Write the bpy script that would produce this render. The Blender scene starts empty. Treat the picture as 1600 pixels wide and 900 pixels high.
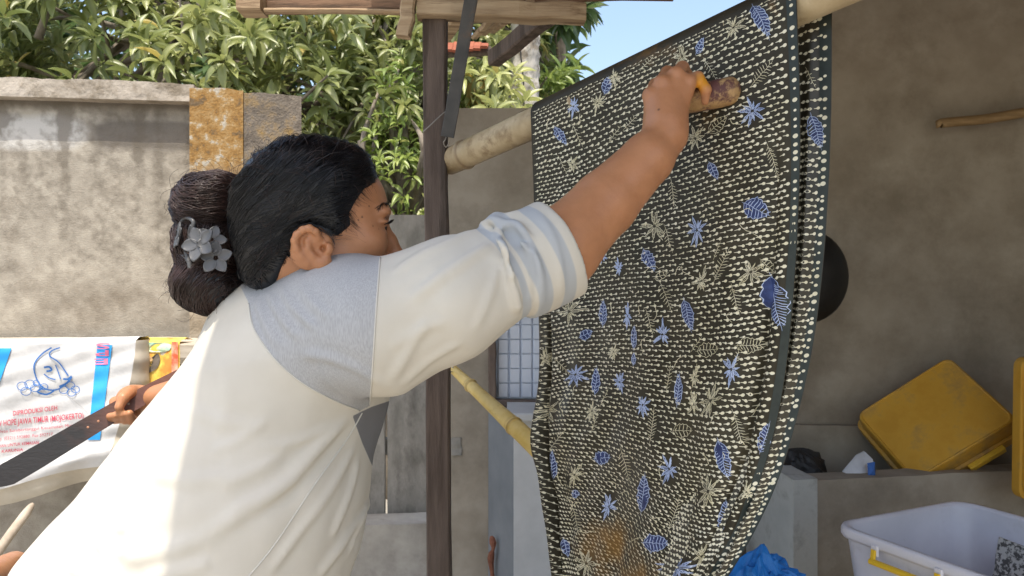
import bpy, bmesh, math, random
import numpy as np
from mathutils import Vector, Matrix

# ---------------------------------------------------------------- camera, world, sun, exposure
scene = bpy.context.scene
CAM_H = 1.25
FPX = 1600 * 26.0 / 36.0
cam_data = bpy.data.cameras.new('camera')
cam_data.lens = 26.0; cam_data.sensor_width = 36.0
cam_data.clip_start = 0.02; cam_data.clip_end = 2000
cam_data.dof.use_dof = True
cam_data.dof.focus_distance = 1.12
cam_data.dof.aperture_fstop = 16
cam = bpy.data.objects.new('camera', cam_data)
cam.location = (0, 0, CAM_H); cam.rotation_euler = (math.radians(90), 0, 0)
scene.collection.objects.link(cam); scene.camera = cam

SUN_EL = math.radians(69)
SUN_TRAVEL = math.radians(6)          # horizontal travel direction, measured from +Y towards +X
world = bpy.data.worlds.new('World'); scene.world = world; world.use_nodes = True
wn = world.node_tree.nodes; wl = world.node_tree.links
sky = wn.new('ShaderNodeTexSky'); sky.sky_type = 'NISHITA'; sky.sun_disc = False
sky.sun_elevation = SUN_EL
sky.sun_rotation = math.pi + SUN_TRAVEL
sky.air_density = 1.35; sky.dust_density = 3.5; sky.ozone_density = 1.0
bgn = wn['Background']; bgn.inputs['Strength'].default_value = 0.15
wl.new(sky.outputs[0], bgn.inputs['Color'])
sd = bpy.data.lights.new('sun', 'SUN'); sd.energy = 2.5; sd.angle = math.radians(0.55); sd.color = (1, .93, .81)
sun = bpy.data.objects.new('sun', sd); scene.collection.objects.link(sun)
sdir = Vector((math.sin(SUN_TRAVEL)*math.cos(SUN_EL), math.cos(SUN_TRAVEL)*math.cos(SUN_EL), -math.sin(SUN_EL)))
sun.rotation_euler = sdir.to_track_quat('-Z', 'Y').to_euler()
sun.location = (0, -6, 9)
vs = scene.view_settings
vs.view_transform = 'Standard'; vs.look = 'None'; vs.gamma = 1.0; vs.exposure = 0.96; vs.use_curve_mapping = False
scene.cycles.max_bounces = 7; scene.cycles.diffuse_bounces = 4; scene.cycles.transparent_max_bounces = 8
scene.cycles.use_denoising = True
scene.cycles.sample_clamp_indirect = 6

rng = np.random.default_rng(7)
random.seed(7)
COL = scene.collection

def P(px, py, Y):
    """a point of the place, laid out from a survey of the photograph: column, row, distance"""
    return np.array([(px - 800) / FPX * Y, Y, CAM_H - (py - 450) / FPX * Y])
def proj(p):
    p = np.asarray(p)
    return np.stack([800 + p[..., 0] / p[..., 1] * FPX, 450 - (p[..., 2] - CAM_H) / p[..., 1] * FPX], -1)

# ---------------------------------------------------------------- objects
ORIG = {}
def tag(o, label=None, cat=None, group=None, kind=None):
    if label: o['label'] = label
    if cat: o['category'] = cat
    if group: o['group'] = group
    if kind: o['kind'] = kind
    return o
def thing(name, loc, label, cat, group=None):
    o = bpy.data.objects.new(name, None); COL.objects.link(o)
    o.location = tuple(loc); o.empty_display_size = .1
    ORIG[o.name] = np.array(loc, float)
    return tag(o, label, cat, group)
def obj(name, geo, mat, parent=None, smooth=False, label=None, cat=None, group=None, kind=None, attrs=None, uv=None):
    V = np.asarray(geo[0], float); F = geo[1]
    if parent is None:
        lo = V.min(0); hi = V.max(0)
        org = np.array([(lo[0]+hi[0])/2, (lo[1]+hi[1])/2, lo[2]])
    else:
        org = ORIG[parent.name]
    me = bpy.data.meshes.new(name)
    Vl = V - org
    if isinstance(F, np.ndarray):
        n, k = F.shape
        me.vertices.add(len(Vl)); me.vertices.foreach_set('co', Vl.astype(np.float32).ravel())
        me.loops.add(n*k); me.loops.foreach_set('vertex_index', F.astype(np.int32).ravel())
        me.polygons.add(n)
        me.polygons.foreach_set('loop_start', np.arange(0, n*k, k, dtype=np.int32))
        me.polygons.foreach_set('loop_total', np.full(n, k, dtype=np.int32))
        me.update(calc_edges=True)
    else:
        me.from_pydata([tuple(v) for v in Vl], [], [tuple(f) for f in F])
    mats = mat if isinstance(mat, (list, tuple)) else [mat]
    for m in mats: me.materials.append(m)
    if attrs:
        for k_, a in attrs.items():
            at = me.attributes.new(k_, 'FLOAT', 'POINT')
            at.data.foreach_set('value', np.asarray(a, np.float32))
    if smooth:
        me.polygons.foreach_set('use_smooth', np.ones(len(me.polygons), bool))
    me.validate()
    o = bpy.data.objects.new(name, me); COL.objects.link(o)
    if parent is None:
        o.location = tuple(org)
    else:
        o.parent = parent
    ORIG[o.name] = org
    return tag(o, label, cat, group, kind)
def join(*gs):
    V = []; F = []; n = 0
    for v, f in gs:
        V.append(np.asarray(v, float)); F += [tuple(int(i)+n for i in q) for q in f]; n += len(v)
    return np.concatenate(V), F

def nrm(v): v = np.asarray(v, float); return v / max(np.linalg.norm(v), 1e-9)
def frame(ax, up=(0, 0, 1)):
    ax = nrm(ax); up = np.asarray(up, float)
    if abs(ax @ nrm(up)) > .97: up = np.array([0, 1., 0])
    s = nrm(np.cross(ax, up)); u = np.cross(s, ax)
    return ax, s, u
def beam(a, b, w, h, up=(0, 0, 1), ch=.004, n=8, jit=.0015, seed=0):
    """a sawn timber: chamfered box from a to b with slightly wandering faces"""
    r = np.random.default_rng(seed + 11)
    a = np.asarray(a, float); b = np.asarray(b, float)
    ax, s, u = frame(b - a, up)
    hw, hh = w/2, h/2
    prof = [(-hw+ch, -hh), (hw-ch, -hh), (hw, -hh+ch), (hw, hh-ch), (hw-ch, hh), (-hw+ch, hh), (-hw, hh-ch), (-hw, -hh+ch)]
    V = []; F = []
    for i in range(n+1):
        c = a + (b-a)*i/n
        o1, o2 = r.normal(0, jit, 2)
        for (x, y) in prof:
            V.append(c + s*(x+o1+r.normal(0, jit*.5)) + u*(y+o2+r.normal(0, jit*.5)))
    for i in range(n):
        for k in range(8):
            F.append((i*8+k, i*8+(k+1) % 8, (i+1)*8+(k+1) % 8, (i+1)*8+k))
    F.append(tuple(range(7, -1, -1))); F.append(tuple(range(n*8, n*8+8)))
    return np.array(V), F
def tube(pts, rad, n=8, caps=True, rx=1.0):
    pts = np.asarray(pts, float); m = len(pts)
    rad = np.full(m, rad) if np.isscalar(rad) else np.asarray(rad, float)
    T = np.gradient(pts, axis=0)
    ax, s, u = frame(T[0])
    V = []; F = []
    for i in range(m):
        t = nrm(T[i]); s = nrm(s - t*(s @ t)); u = np.cross(s, t)
        for k in range(n):
            an = 2*math.pi*k/n
            V.append(pts[i] + rad[i]*(math.cos(an)*s*rx + math.sin(an)*u))
    for i in range(m-1):
        for k in range(n):
            F.append((i*n+k, (i+1)*n+k, (i+1)*n+(k+1) % n, i*n+(k+1) % n))
    if caps:
        F.append(tuple(range(n))); F.append(tuple(range(m*n-1, (m-1)*n-1, -1)))
    return np.array(V), F
def strands(paths, rad, n=3):
    """many thin hairs as one mesh; paths (S,K,3), rad (S,K)"""
    paths = np.asarray(paths); S, K, _ = paths.shape
    T = np.gradient(paths, axis=1); T /= np.linalg.norm(T, axis=2, keepdims=True) + 1e-9
    ref = np.array([.31, .52, .79]); A = np.cross(T, ref); A /= np.linalg.norm(A, axis=2, keepdims=True) + 1e-9
    B = np.cross(T, A)
    V = np.zeros((S, K, n, 3))
    for k in range(n):
        an = 2*math.pi*k/n
        V[:, :, k] = paths + rad[..., None]*(math.cos(an)*A + math.sin(an)*B)
    idx = np.arange(S*K*n).reshape(S, K, n)
    F = np.stack([idx[:, :-1], np.roll(idx, -1, 2)[:, :-1], np.roll(idx, -1, 2)[:, 1:], idx[:, 1:]], -1).reshape(-1, 4)
    return V.reshape(-1, 3), F
def catmull(pts, n):
    pts = np.asarray(pts, float); m = len(pts)
    t = np.linspace(0, m-1, n); i = np.clip(t.astype(int), 0, m-2); f = (t - i)[:, None]
    g = lambda k: pts[np.clip(k, 0, m-1)]
    p0, p1, p2, p3 = g(i-1), g(i), g(i+1), g(i+2)
    return .5*((2*p1) + (-p0+p2)*f + (2*p0-5*p1+4*p2-p3)*f**2 + (-p0+3*p1-3*p2+p3)*f**3)

# value noise on points
_tab = rng.random(4096)
def vnoise(p, s=1.0):
    q = np.asarray(p)*s; i = np.floor(q).astype(int); f = q - i; f = f*f*(3-2*f)
    def h(a, b, c): return _tab[(a*73 + b*179 + c*283 + a*b*7) & 4095]
    x, y, z = i[..., 0], i[..., 1], i[..., 2]; fx, fy, fz = f[..., 0], f[..., 1], f[..., 2]
    l = lambda a, b, t: a + (b-a)*t
    return l(l(l(h(x, y, z), h(x+1, y, z), fx), l(h(x, y+1, z), h(x+1, y+1, z), fx), fy),
             l(l(h(x, y, z+1), h(x+1, y, z+1), fx), l(h(x, y+1, z+1), h(x+1, y+1, z+1), fx), fy), fz)*2-1

# ---------------------------------------------------------------- signed-distance sculpting
def smin(a, b, k):
    h = np.clip(.5 + .5*(b-a)/k, 0, 1); return b + (a-b)*h - k*h*(1-h)
def smax(a, b, k): return -smin(-a, -b, k)
def ell(p, c, r, R=None):
    q = p - np.asarray(c)
    if R is not None: q = q @ R
    r = np.asarray(r, float)
    k0 = np.linalg.norm(q/r, axis=1); k1 = np.linalg.norm(q/(r*r), axis=1) + 1e-9
    return k0*(k0-1)/k1
def cone(p, a, b, ra, rb):
    a = np.asarray(a); b = np.asarray(b); ab = b-a
    t = np.clip(((p-a) @ ab)/(ab @ ab), 0, 1)
    return np.linalg.norm(p - a - t[:, None]*ab, axis=1) - (ra + (rb-ra)*t)
def chain(p, pts, rs, k=.004):
    d = None
    for i in range(len(pts)-1):
        c = cone(p, pts[i], pts[i+1], rs[i], rs[i+1])
        d = c if d is None else smin(d, c, k)
    return d
def econe(p, a, b, ra, rb, n2):
    """elliptic tapered capsule: radii (in-plane, along n2)"""
    a = np.asarray(a); b = np.asarray(b); ab = b-a; L = np.linalg.norm(ab); ax = ab/L
    n2 = np.asarray(n2, float); n2 = nrm(n2 - ax*(n2 @ ax)); n1 = np.cross(ax, n2)
    q = p-a; s = q @ ax; t = np.clip(s/L, 0, 1)
    r1 = ra[0] + (rb[0]-ra[0])*t; r2 = ra[1] + (rb[1]-ra[1])*t
    w = s - t*L; m = np.minimum(r1, r2)
    x = (q @ n1)/r1; y = (q @ n2)/r2; z = w/m
    k0 = np.sqrt(x*x+y*y+z*z); k1 = np.sqrt((x/r1)**2 + (y/r2)**2 + (z/m)**2) + 1e-9
    return k0*(k0-1)/k1
def poly_sd(x, y, poly):
    """signed distance to a closed outline (negative inside)"""
    poly = np.asarray(poly, float); d = np.full(x.shape, 1e9); s = np.ones(x.shape)
    n = len(poly); j = n-1
    for i in range(n):
        ex, ey = poly[j]-poly[i]; wx = x-poly[i][0]; wy = y-poly[i][1]
        t = np.clip((wx*ex+wy*ey)/(ex*ex+ey*ey+1e-12), 0, 1)
        d = np.minimum(d, (wx-ex*t)**2 + (wy-ey*t)**2)
        c1 = y >= poly[i][1]; c2 = y < poly[j][1]; c3 = ex*wy > ey*wx
        s = np.where((c1 & c2 & c3) | (~c1 & ~c2 & ~c3), -s, s)
        j = i
    return s*np.sqrt(d)
def sdf_mesh(f, lo, hi, h):
    lo = np.asarray(lo, float); hi = np.asarray(hi, float)
    nc = np.ceil((hi-lo)/(4*h)).astype(int)
    cx = [lo[i] + 4*h*np.arange(nc[i]+1) for i in range(3)]
    G = np.stack(np.meshgrid(*cx, indexing='ij'), -1).reshape(-1, 3)
    C = f(G).reshape(nc+1)
    lim = 4*h*1.2
    near = np.abs(C) < lim
    act = np.zeros(nc, bool)
    for a in (0, 1):
        for b in (0, 1):
            for c in (0, 1):
                act |= near[a:a+nc[0], b:b+nc[1], c:c+nc[2]]
    n = nc*4
    base = np.repeat(np.repeat(np.repeat(C[:-1, :-1, :-1], 4, 0), 4, 1), 4, 2)
    val = np.full(n+1, 1e3, np.float32); val[:-1, :-1, :-1] = base
    am = np.repeat(np.repeat(np.repeat(act, 4, 0), 4, 1), 4, 2)
    pm = np.zeros(n+1, bool)
    for a in (0, 1):
        for b in (0, 1):
            for c in (0, 1):
                pm[a:a+n[0], b:b+n[1], c:c+n[2]] |= am
    ii = np.argwhere(pm)
    out = np.empty(len(ii), np.float32)
    for k in range(0, len(ii), 400000):
        out[k:k+400000] = f(lo + h*ii[k:k+400000])
    val[pm] = out
    ins = val < 0
    cnt = np.zeros(n, np.int8)
    for a in (0, 1):
        for b in (0, 1):
            for c in (0, 1):
                cnt += ins[a:a+n[0], b:b+n[1], c:c+n[2]]
    mix = (cnt > 0) & (cnt < 8)
    cell = np.argwhere(mix)
    vid = np.full(n, -1, np.int64); vid[mix] = np.arange(len(cell))
    offs = np.array([(a, b, c) for a in (0, 1) for b in (0, 1) for c in (0, 1)])
    cv = np.stack([val[cell[:, 0]+o[0], cell[:, 1]+o[1], cell[:, 2]+o[2]] for o in offs], 1)
    acc = np.zeros((len(cell), 3)); num = np.zeros(len(cell))
    for i in range(8):
        for j in range(i+1, 8):
            if np.abs(offs[i]-offs[j]).sum() == 1:
                vi, vj = cv[:, i], cv[:, j]; cr = (vi < 0) != (vj < 0)
                t = np.where(cr, vi/(vi-vj+1e-12), 0)
                acc += np.where(cr[:, None], offs[i] + t[:, None]*(offs[j]-offs[i]), 0); num += cr
    V = lo + h*(cell + acc/num[:, None])
    Fs = []
    for ax in range(3):
        o1, o2 = (ax+1) % 3, (ax+2) % 3
        sl0 = [slice(None)]*3; sl1 = [slice(None)]*3
        sl0[ax] = slice(0, -1); sl1[ax] = slice(1, None)
        e = ins[tuple(sl0)] != ins[tuple(sl1)]
        ee = np.argwhere(e)
        ok = (ee[:, o1] > 0) & (ee[:, o2] > 0) & (ee[:, o1] < n[o1]) & (ee[:, o2] < n[o2])
        ee = ee[ok]
        d1 = np.zeros(3, int); d1[o1] = 1; d2 = np.zeros(3, int); d2[o2] = 1
        q = [vid[tuple((ee-x).T)] for x in (d1+d2, d2, 0*d1, d1)]
        Q = np.stack(q, 1)
        fl = ~ins[tuple(ee.T)]
        Q[fl] = Q[fl][:, ::-1]
        Fs.append(Q)
    F = np.concatenate(Fs); F = F[(F >= 0).all(1)]
    return V, F
def march_many(f, xy, t0=.6, t1=2.5):
    """first surface points met along sight lines of the survey (misses are dropped)"""
    xy = np.asarray(xy, float); o = np.array([0, 0, CAM_H])
    d = np.stack([(xy[:, 0]-800)/FPX, np.ones(len(xy)), -(xy[:, 1]-450)/FPX], 1); t = np.full(len(xy), t0); live = np.ones(len(xy), bool)
    for _ in range(60):
        v = f(o + d*t[:, None]); live &= (v > .0004)
        t = np.where(v > .0004, t+v*.8, t)
        if not (live & (t < t1)).any(): break
    return (o + d*t[:, None])[t < t1]
def march(f, px, py):
    r_ = march_many(f, [(px, py)]); return r_[0] if len(r_) else None
def grad(f, p, e=.002, f0=None):
    f0 = f(p) if f0 is None else f0
    g = np.stack([f(p + np.eye(3)[i]*e) - f0 for i in range(3)], 1)
    return g/(np.linalg.norm(g, axis=1, keepdims=True)+1e-9)
def settle(f, p, off=0.0, it=4):
    for _ in range(it):
        f0 = f(p); p = p - grad(f, p, f0=f0)*(f0-off)[:, None]
    return p

# ---------------------------------------------------------------- materials
def mk(name, c1, c2=None, scale=6, detail=6, rough=.75, bump=.15, bscale=60, stretch=(1, 1, 1), c3=None, s3=1.5, w3=(.5, .62),
       spec=.35, sss=0, trans=0, coat=0, lo=.35, hi=.65, bdist=.004, metal=0):
    m = bpy.data.materials.new(name); m.use_nodes = True
    nt = m.node_tree; N = nt.nodes; L = nt.links; b = N['Principled BSDF']
    b.inputs['Roughness'].default_value = rough; b.inputs['Specular IOR Level'].default_value = spec
    b.inputs['Metallic'].default_value = metal
    tc = N.new('ShaderNodeTexCoord'); mp = N.new('ShaderNodeMapping'); mp.inputs['Scale'].default_value = stretch
    L.new(tc.outputs['Object'], mp.inputs['Vector'])
    col = None
    if c2 is not None:
        n1 = N.new('ShaderNodeTexNoise'); n1.inputs['Scale'].default_value = scale; n1.inputs['Detail'].default_value = detail
        n1.inputs['Roughness'].default_value = .62
        L.new(mp.outputs[0], n1.inputs['Vector'])
        r = N.new('ShaderNodeValToRGB'); r.color_ramp.elements[0].position = lo; r.color_ramp.elements[1].position = hi
        r.color_ramp.elements[0].color = (*c1, 1); r.color_ramp.elements[1].color = (*c2, 1)
        L.new(n1.outputs['Fac'], r.inputs['Fac']); col = r.outputs['Color']
        if c3 is not None:
            n2 = N.new('ShaderNodeTexNoise'); n2.inputs['Scale'].default_value = s3; n2.inputs['Detail'].default_value = 8; n2.inputs['Roughness'].default_value = .7
            L.new(mp.outputs[0], n2.inputs['Vector'])
            r2 = N.new('ShaderNodeMapRange'); r2.inputs['From Min'].default_value = w3[0]; r2.inputs['From Max'].default_value = w3[1]
            L.new(n2.outputs['Fac'], r2.inputs['Value'])
            mx = N.new('ShaderNodeMix'); mx.data_type = 'RGBA'
            L.new(r2.outputs[0], mx.inputs[0]); L.new(col, mx.inputs[6]); mx.inputs[7].default_value = (*c3, 1); col = mx.outputs[2]
        L.new(col, b.inputs['Base Color'])
    else:
        b.inputs['Base Color'].default_value = (*c1, 1)
    if bump:
        nb = N.new('ShaderNodeTexNoise'); nb.inputs['Scale'].default_value = bscale; nb.inputs['Detail'].default_value = 5
        L.new(mp.outputs[0], nb.inputs['Vector'])
        bp = N.new('ShaderNodeBump'); bp.inputs['Strength'].default_value = bump; bp.inputs['Distance'].default_value = bdist
        L.new(nb.outputs['Fac'], bp.inputs['Height']); L.new(bp.outputs[0], b.inputs['Normal'])
    if sss:
        b.inputs['Subsurface Weight'].default_value = sss; b.inputs['Subsurface Radius'].default_value = (.01, .004, .002)
        b.inputs['Subsurface Scale'].default_value = 1.0
    if coat: b.inputs['Coat Weight'].default_value = coat
    if trans:
        t = N.new('ShaderNodeBsdfTranslucent'); ms = N.new('ShaderNodeMixShader'); ms.inputs[0].default_value = trans
        if col is not None: L.new(col, t.inputs['Color'])
        else: t.inputs['Color'].default_value = (*c1, 1)
        L.new(b.outputs[0], ms.inputs[1]); L.new(t.outputs[0], ms.inputs[2]); L.new(ms.outputs[0], N['Material Output'].inputs['Surface'])
    m['out'] = 1
    return m
def colour_socket(m):
    b = m.node_tree.nodes['Principled BSDF'].inputs['Base Color']
    return b
def overlay(m, attr, colour, lo=-.002, hi=.002, invert=False, noise=None, nscale=30, fac=1.0):
    """lay another colour where a surface attribute passes a threshold"""
    nt = m.node_tree; N = nt.nodes; L = nt.links; b = N['Principled BSDF']
    at = N.new('ShaderNodeAttribute'); at.attribute_name = attr
    src = at.outputs['Fac']
    if noise:
        nz = N.new('ShaderNodeTexNoise'); nz.inputs['Scale'].default_value = nscale; nz.inputs['Detail'].default_value = 6
        tc = N.new('ShaderNodeTexCoord'); L.new(tc.outputs['Object'], nz.inputs['Vector'])
        ma = N.new('ShaderNodeMath'); ma.operation = 'MULTIPLY_ADD'; L.new(nz.outputs['Fac'], ma.inputs[0]); ma.inputs[1].default_value = noise
        L.new(src, ma.inputs[2]); src = ma.outputs[0]
    mr = N.new('ShaderNodeMapRange'); mr.inputs['From Min'].default_value = lo; mr.inputs['From Max'].default_value = hi
    mr.inputs['To Min'].default_value = fac if invert else 0; mr.inputs['To Max'].default_value = 0 if invert else fac
    L.new(src, mr.inputs['Value'])
    mx = N.new('ShaderNodeMix'); mx.data_type = 'RGBA'; L.new(mr.outputs[0], mx.inputs[0])
    s = b.inputs['Base Color']
    if s.is_linked: L.new(s.links[0].from_socket, mx.inputs[6])
    else: mx.inputs[6].default_value = s.default_value
    if isinstance(colour, tuple): mx.inputs[7].default_value = (*colour, 1)
    else: L.new(colour(N, L), mx.inputs[7])
    L.new(mx.outputs[2], s)
    return mr
# ---------------------------------------------------------------- palette
M = {}
M['ground'] = mk('packed_earth', (.36, .33, .28), (.48, .45, .39), 3, rough=.95, bump=.4, bscale=30, c3=(.22, .19, .15), s3=.8)
M['wall_old'] = mk('weathered_render', (.26, .232, .19), (.43, .39, .325), 13, rough=.95, bump=.38, bscale=170, c3=(.17, .14, .105), s3=2.2, w3=(.52, .72), lo=.3, hi=.7, bdist=.008)
M['coping'] = mk('coping_mortar', (.30, .26, .21), (.44, .39, .33), 9, rough=.95, bump=.8, bscale=40, c3=(.21, .175, .13), s3=5, bdist=.01)
M['lichen'] = mk('lichen_orange', (.33, .175, .04), (.47, .30, .11), 38, rough=.95, bump=.7, bscale=130, c3=(.50, .46, .38), s3=15, w3=(.55, .62), bdist=.006)
M['wall_dark'] = mk('dark_render', (.13, .11, .09), (.26, .225, .185), 16, rough=.95, bump=.6, bscale=110, c3=(.28, .19, .08), s3=8, w3=(.50, .64), bdist=.008)
M['cement'] = mk('cement_wall', (.25, .21, .155), (.36, .315, .245), 5, rough=.8, bump=.22, bscale=18, c3=(.19, .155, .11), s3=2.2, w3=(.45, .68), spec=.3, lo=.3, hi=.7)
M['cement_grey'] = mk('cement_grey', (.29, .275, .245), (.40, .38, .34), 9, rough=.85, bump=.3, bscale=30, c3=(.22, .20, .175), s3=3, w3=(.52, .7))
M['cement_mid'] = mk('cement_mid', (.26, .225, .175), (.36, .32, .26), 6, rough=.85, bump=.3, bscale=25, c3=(.19, .165, .13), s3=2.2, w3=(.5, .7))
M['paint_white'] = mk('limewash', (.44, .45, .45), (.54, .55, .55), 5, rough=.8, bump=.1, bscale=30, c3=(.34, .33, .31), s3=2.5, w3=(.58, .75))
M['slate_side'] = mk('slate_grey', (.15, .17, .19), (.22, .24, .26), 3, rough=.6, bump=.1, bscale=30)  # darker flat grey for the side of the counter block
M['wood_tan'] = mk('timber_tan', (.32, .22, .13), (.52, .40, .26), 5, rough=.8, bump=.4, bscale=60, stretch=(.6, 8, 8), c3=(.20, .13, .075), s3=4)
M['wood_brown'] = mk('timber_brown', (.15, .085, .05), (.25, .15, .09), 5, rough=.75, bump=.35, bscale=60, stretch=(.6, 8, 8), c3=(.08, .05, .03), s3=4)
M['wood_post'] = mk('timber_post', (.085, .062, .05), (.16, .122, .10), 6, rough=.8, bump=.4, bscale=70, stretch=(8, 8, .7), c3=(.06, .045, .035), s3=2.5)
M['wood_grey'] = mk('timber_grey', (.17, .16, .14), (.33, .31, .275), 9, rough=.9, bump=.4, bscale=60, stretch=(8, 8, .8), c3=(.10, .09, .08), s3=3, w3=(.5, .78))
M['steel'] = mk('dark_steel', (.035, .033, .03), (.075, .068, .06), 12, rough=.5, bump=.15, bscale=80, c3=(.11, .07, .045), s3=14, w3=(.6, .7), spec=.5)
M['wire'] = mk('wire', (.28, .26, .23), rough=.5, bump=0)
M['tile_red'] = mk('roof_tile', (.22, .06, .028), (.32, .10, .05), 8, rough=.85, bump=.3)
M['roof_under'] = mk('roof_underside', (.15, .075, .045), (.22, .12, .075), 5, rough=.85, bump=.3)

# ---------------------------------------------------------------- ground
obj('ground', (np.array([[-300, -300, 0], [300, -300, 0], [300, 300, 0], [-300, 300, 0]], float), [(0, 1, 2, 3)]), M['ground'], kind='structure')

def slab(corn_bot, corn_top, thick, sub=(10, 8), jit=.004, seed=0, topjit=.0):
    """a rendered wall: front face through two ground points, given its top heights, with uneven face"""
    r = np.random.default_rng(seed)
    a0, a1 = np.asarray(corn_bot[0], float), np.asarray(corn_bot[1], float); t0, t1 = np.asarray(corn_top[0], float), np.asarray(corn_top[1], float)
    d = nrm(a1-a0); nb = np.array([-d[1], d[0], 0])
    if nb[1] < 0: nb = -nb
    nu, nv = sub; V = []; F = []
    for side in (0, 1):
        for j in range(nv+1):
            for i in range(nu+1):
                u, v = i/nu, j/nv
                p = (a0*(1-u)+a1*u)*(1-v) + (t0*(1-u)+t1*u)*v
                edge = 0 if i in (0, nu) or j == 0 else 1
                p = p + nb*(side*thick) + nb*(float(vnoise((p+seed)[None], 7)[0])*jit*1.2*edge)
                if j == nv: p = p + np.array([0, 0, topjit*float(vnoise((p+seed)[None], 9)[0]) + topjit*.7*float(vnoise((p-seed)[None], 31)[0])])
                V.append(p)
    S = (nu+1)*(nv+1); ix = lambda s, i, j: s*S + j*(nu+1)+i
    for j in range(nv):
        for i in range(nu):
            F.append((ix(0, i, j), ix(0, i+1, j), ix(0, i+1, j+1), ix(0, i, j+1)))
            F.append((ix(1, i+1, j), ix(1, i, j), ix(1, i, j+1), ix(1, i+1, j+1)))
    for i in range(nu):
        F.append((ix(0, i, nv), ix(0, i+1, nv), ix(1, i+1, nv), ix(1, i, nv)))
        F.append((ix(0, i+1, 0), ix(0, i, 0), ix(1, i, 0), ix(1, i+1, 0)))
    for j in range(nv):
        F.append((ix(0, 0, j+1), ix(1, 0, j+1), ix(1, 0, j), ix(0, 0, j)))
        F.append((ix(0, nu, j), ix(1, nu, j), ix(1, nu, j+1), ix(0, nu, j+1)))
    return np.array(V), F
def g0(p): p = np.array(p, float); p[2] = 0; return p

# ---------------------------------------------------------------- old garden wall on the left, with coping and corner pillar
WY0, WY1 = 3.06, 3.16
wl_, wr_ = P(-420, 0, 2.95), P(296, 0, WY1)
ztop = P(0, 154, WY0)[2]
gw = thing('garden_wall', g0((wl_+wr_)/2), 'old beige plastered garden wall with rough coping in front of the trees', 'wall')
body_ = slab((g0(wl_), g0(wr_)), ((wl_[0], wl_[1], ztop), (wr_[0], wr_[1], ztop)), .14, (110, 60), .003, 3)
Vw = body_[0]
pw = proj(Vw)
# bands of the render: pale smear, dark stains to the right, dark strip under the coping
band = 1 - np.clip(np.abs((Vw[:, 2] - (ztop-.135))/.085)**3, 0, 1)
xx = (Vw[:, 0]-wl_[0])/(wr_[0]-wl_[0])
pale = band*np.clip((.80-xx)/.1, 0, 1)
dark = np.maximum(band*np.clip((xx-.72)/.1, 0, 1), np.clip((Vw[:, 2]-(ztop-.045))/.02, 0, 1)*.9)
mw = M['wall_old']
overlay(mw, 'pale', (.52, .50, .465), .5, .85, noise=.5, nscale=9)
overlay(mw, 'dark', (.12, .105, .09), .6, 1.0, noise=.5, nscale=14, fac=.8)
streak = (.5*vnoise(np.stack([Vw[:, 0]*24, Vw[:, 2]*1.6, Vw[:, 0]*0+4], -1)) + .5*vnoise(np.stack([Vw[:, 0]*7, Vw[:, 2]*3.5, Vw[:, 0]*0+14], -1)))*.5+.5
streak = streak*np.clip(.35+.6*(Vw[:, 2]-ztop+1.0), 0, 1)
overlay(mw, 'streak', (.13, .11, .085), .72, 1.0, noise=.8, nscale=30, fac=.7)
obj('wall_face', body_, mw, gw, attrs={'pale': pale, 'dark': dark, 'streak': streak})
zc = P(0, 124, WY0)[2]
cp = slab((np.array([wl_[0], wl_[1]-.06, ztop-.002]), np.array([P(298, 0, 3.07)[0], wr_[1]-.06, ztop-.002])), (np.array([wl_[0], wl_[1]-.06, zc]), np.array([P(298, 0, 3.07)[0], wr_[1]-.06, zc-.006])), .26, (60, 3), .004, 4, .006)
obj('coping', cp, M['coping'], gw)
pr_ = P(380, 0, 3.13)
pil = slab((g0(P(296, 0, 3.07)), g0(pr_)), ((*P(296, 0, 3.07)[:2], P(0, 138, 3.07)[2]), (*pr_[:2], P(0, 140, 3.13)[2])), .24, (10, 40), .004, 5, .006)
mpil = mk('pillar_render', (.27, .225, .165), (.42, .36, .28), 12, rough=.95, bump=.6, bscale=110, c3=(.17, .14, .10), s3=5, w3=(.5, .7), bdist=.006)
def lich(N, L):
    n = N.new('ShaderNodeTexNoise'); n.inputs['Scale'].default_value = 17; n.inputs['Detail'].default_value = 8; n.inputs['Roughness'].default_value = .7
    tc = N.new('ShaderNodeTexCoord'); L.new(tc.outputs['Object'], n.inputs['Vector'])
    r_ = N.new('ShaderNodeValToRGB'); e_ = r_.color_ramp.elements; e_[0].position = .36; e_[0].color = (.15, .105, .06, 1); e_[1].position = .45; e_[1].color = (.29, .16, .048, 1); e3 = e_.new(.56); e3.color = (.37, .245, .11, 1); e2 = e_.new(.61); e2.color = (.44, .40, .33, 1); L.new(n.outputs['Fac'], r_.inputs['Fac']); return r_.outputs[0]
overlay(mpil, 'lichen', lich, .35, .75, noise=.5, nscale=16)
pl_a = np.clip((pil[0][:, 2]-(P(0, 300, 3.1)[2]))/.18, 0, 1)*.75
obj('corner_pillar', pil, mpil, gw, attrs={'lichen': pl_a}, label='pillar at the wall corner, its top covered in orange lichen')
q0, q1 = P(381, 0, 3.135), P(471, 0, 3.22)
V_, F_ = slab((g0(q0), g0(q1)), ((*q0[:2], P(0, 145, 3.135)[2]), (*q1[:2], P(0, 150, 3.22)[2])), .16, (14, 24), .004, 6, .01)
obj('return_wall', (V_, F_), M['wall_dark'], gw, label='dark return of the garden wall')  # darker render than the pillar beside it

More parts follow.
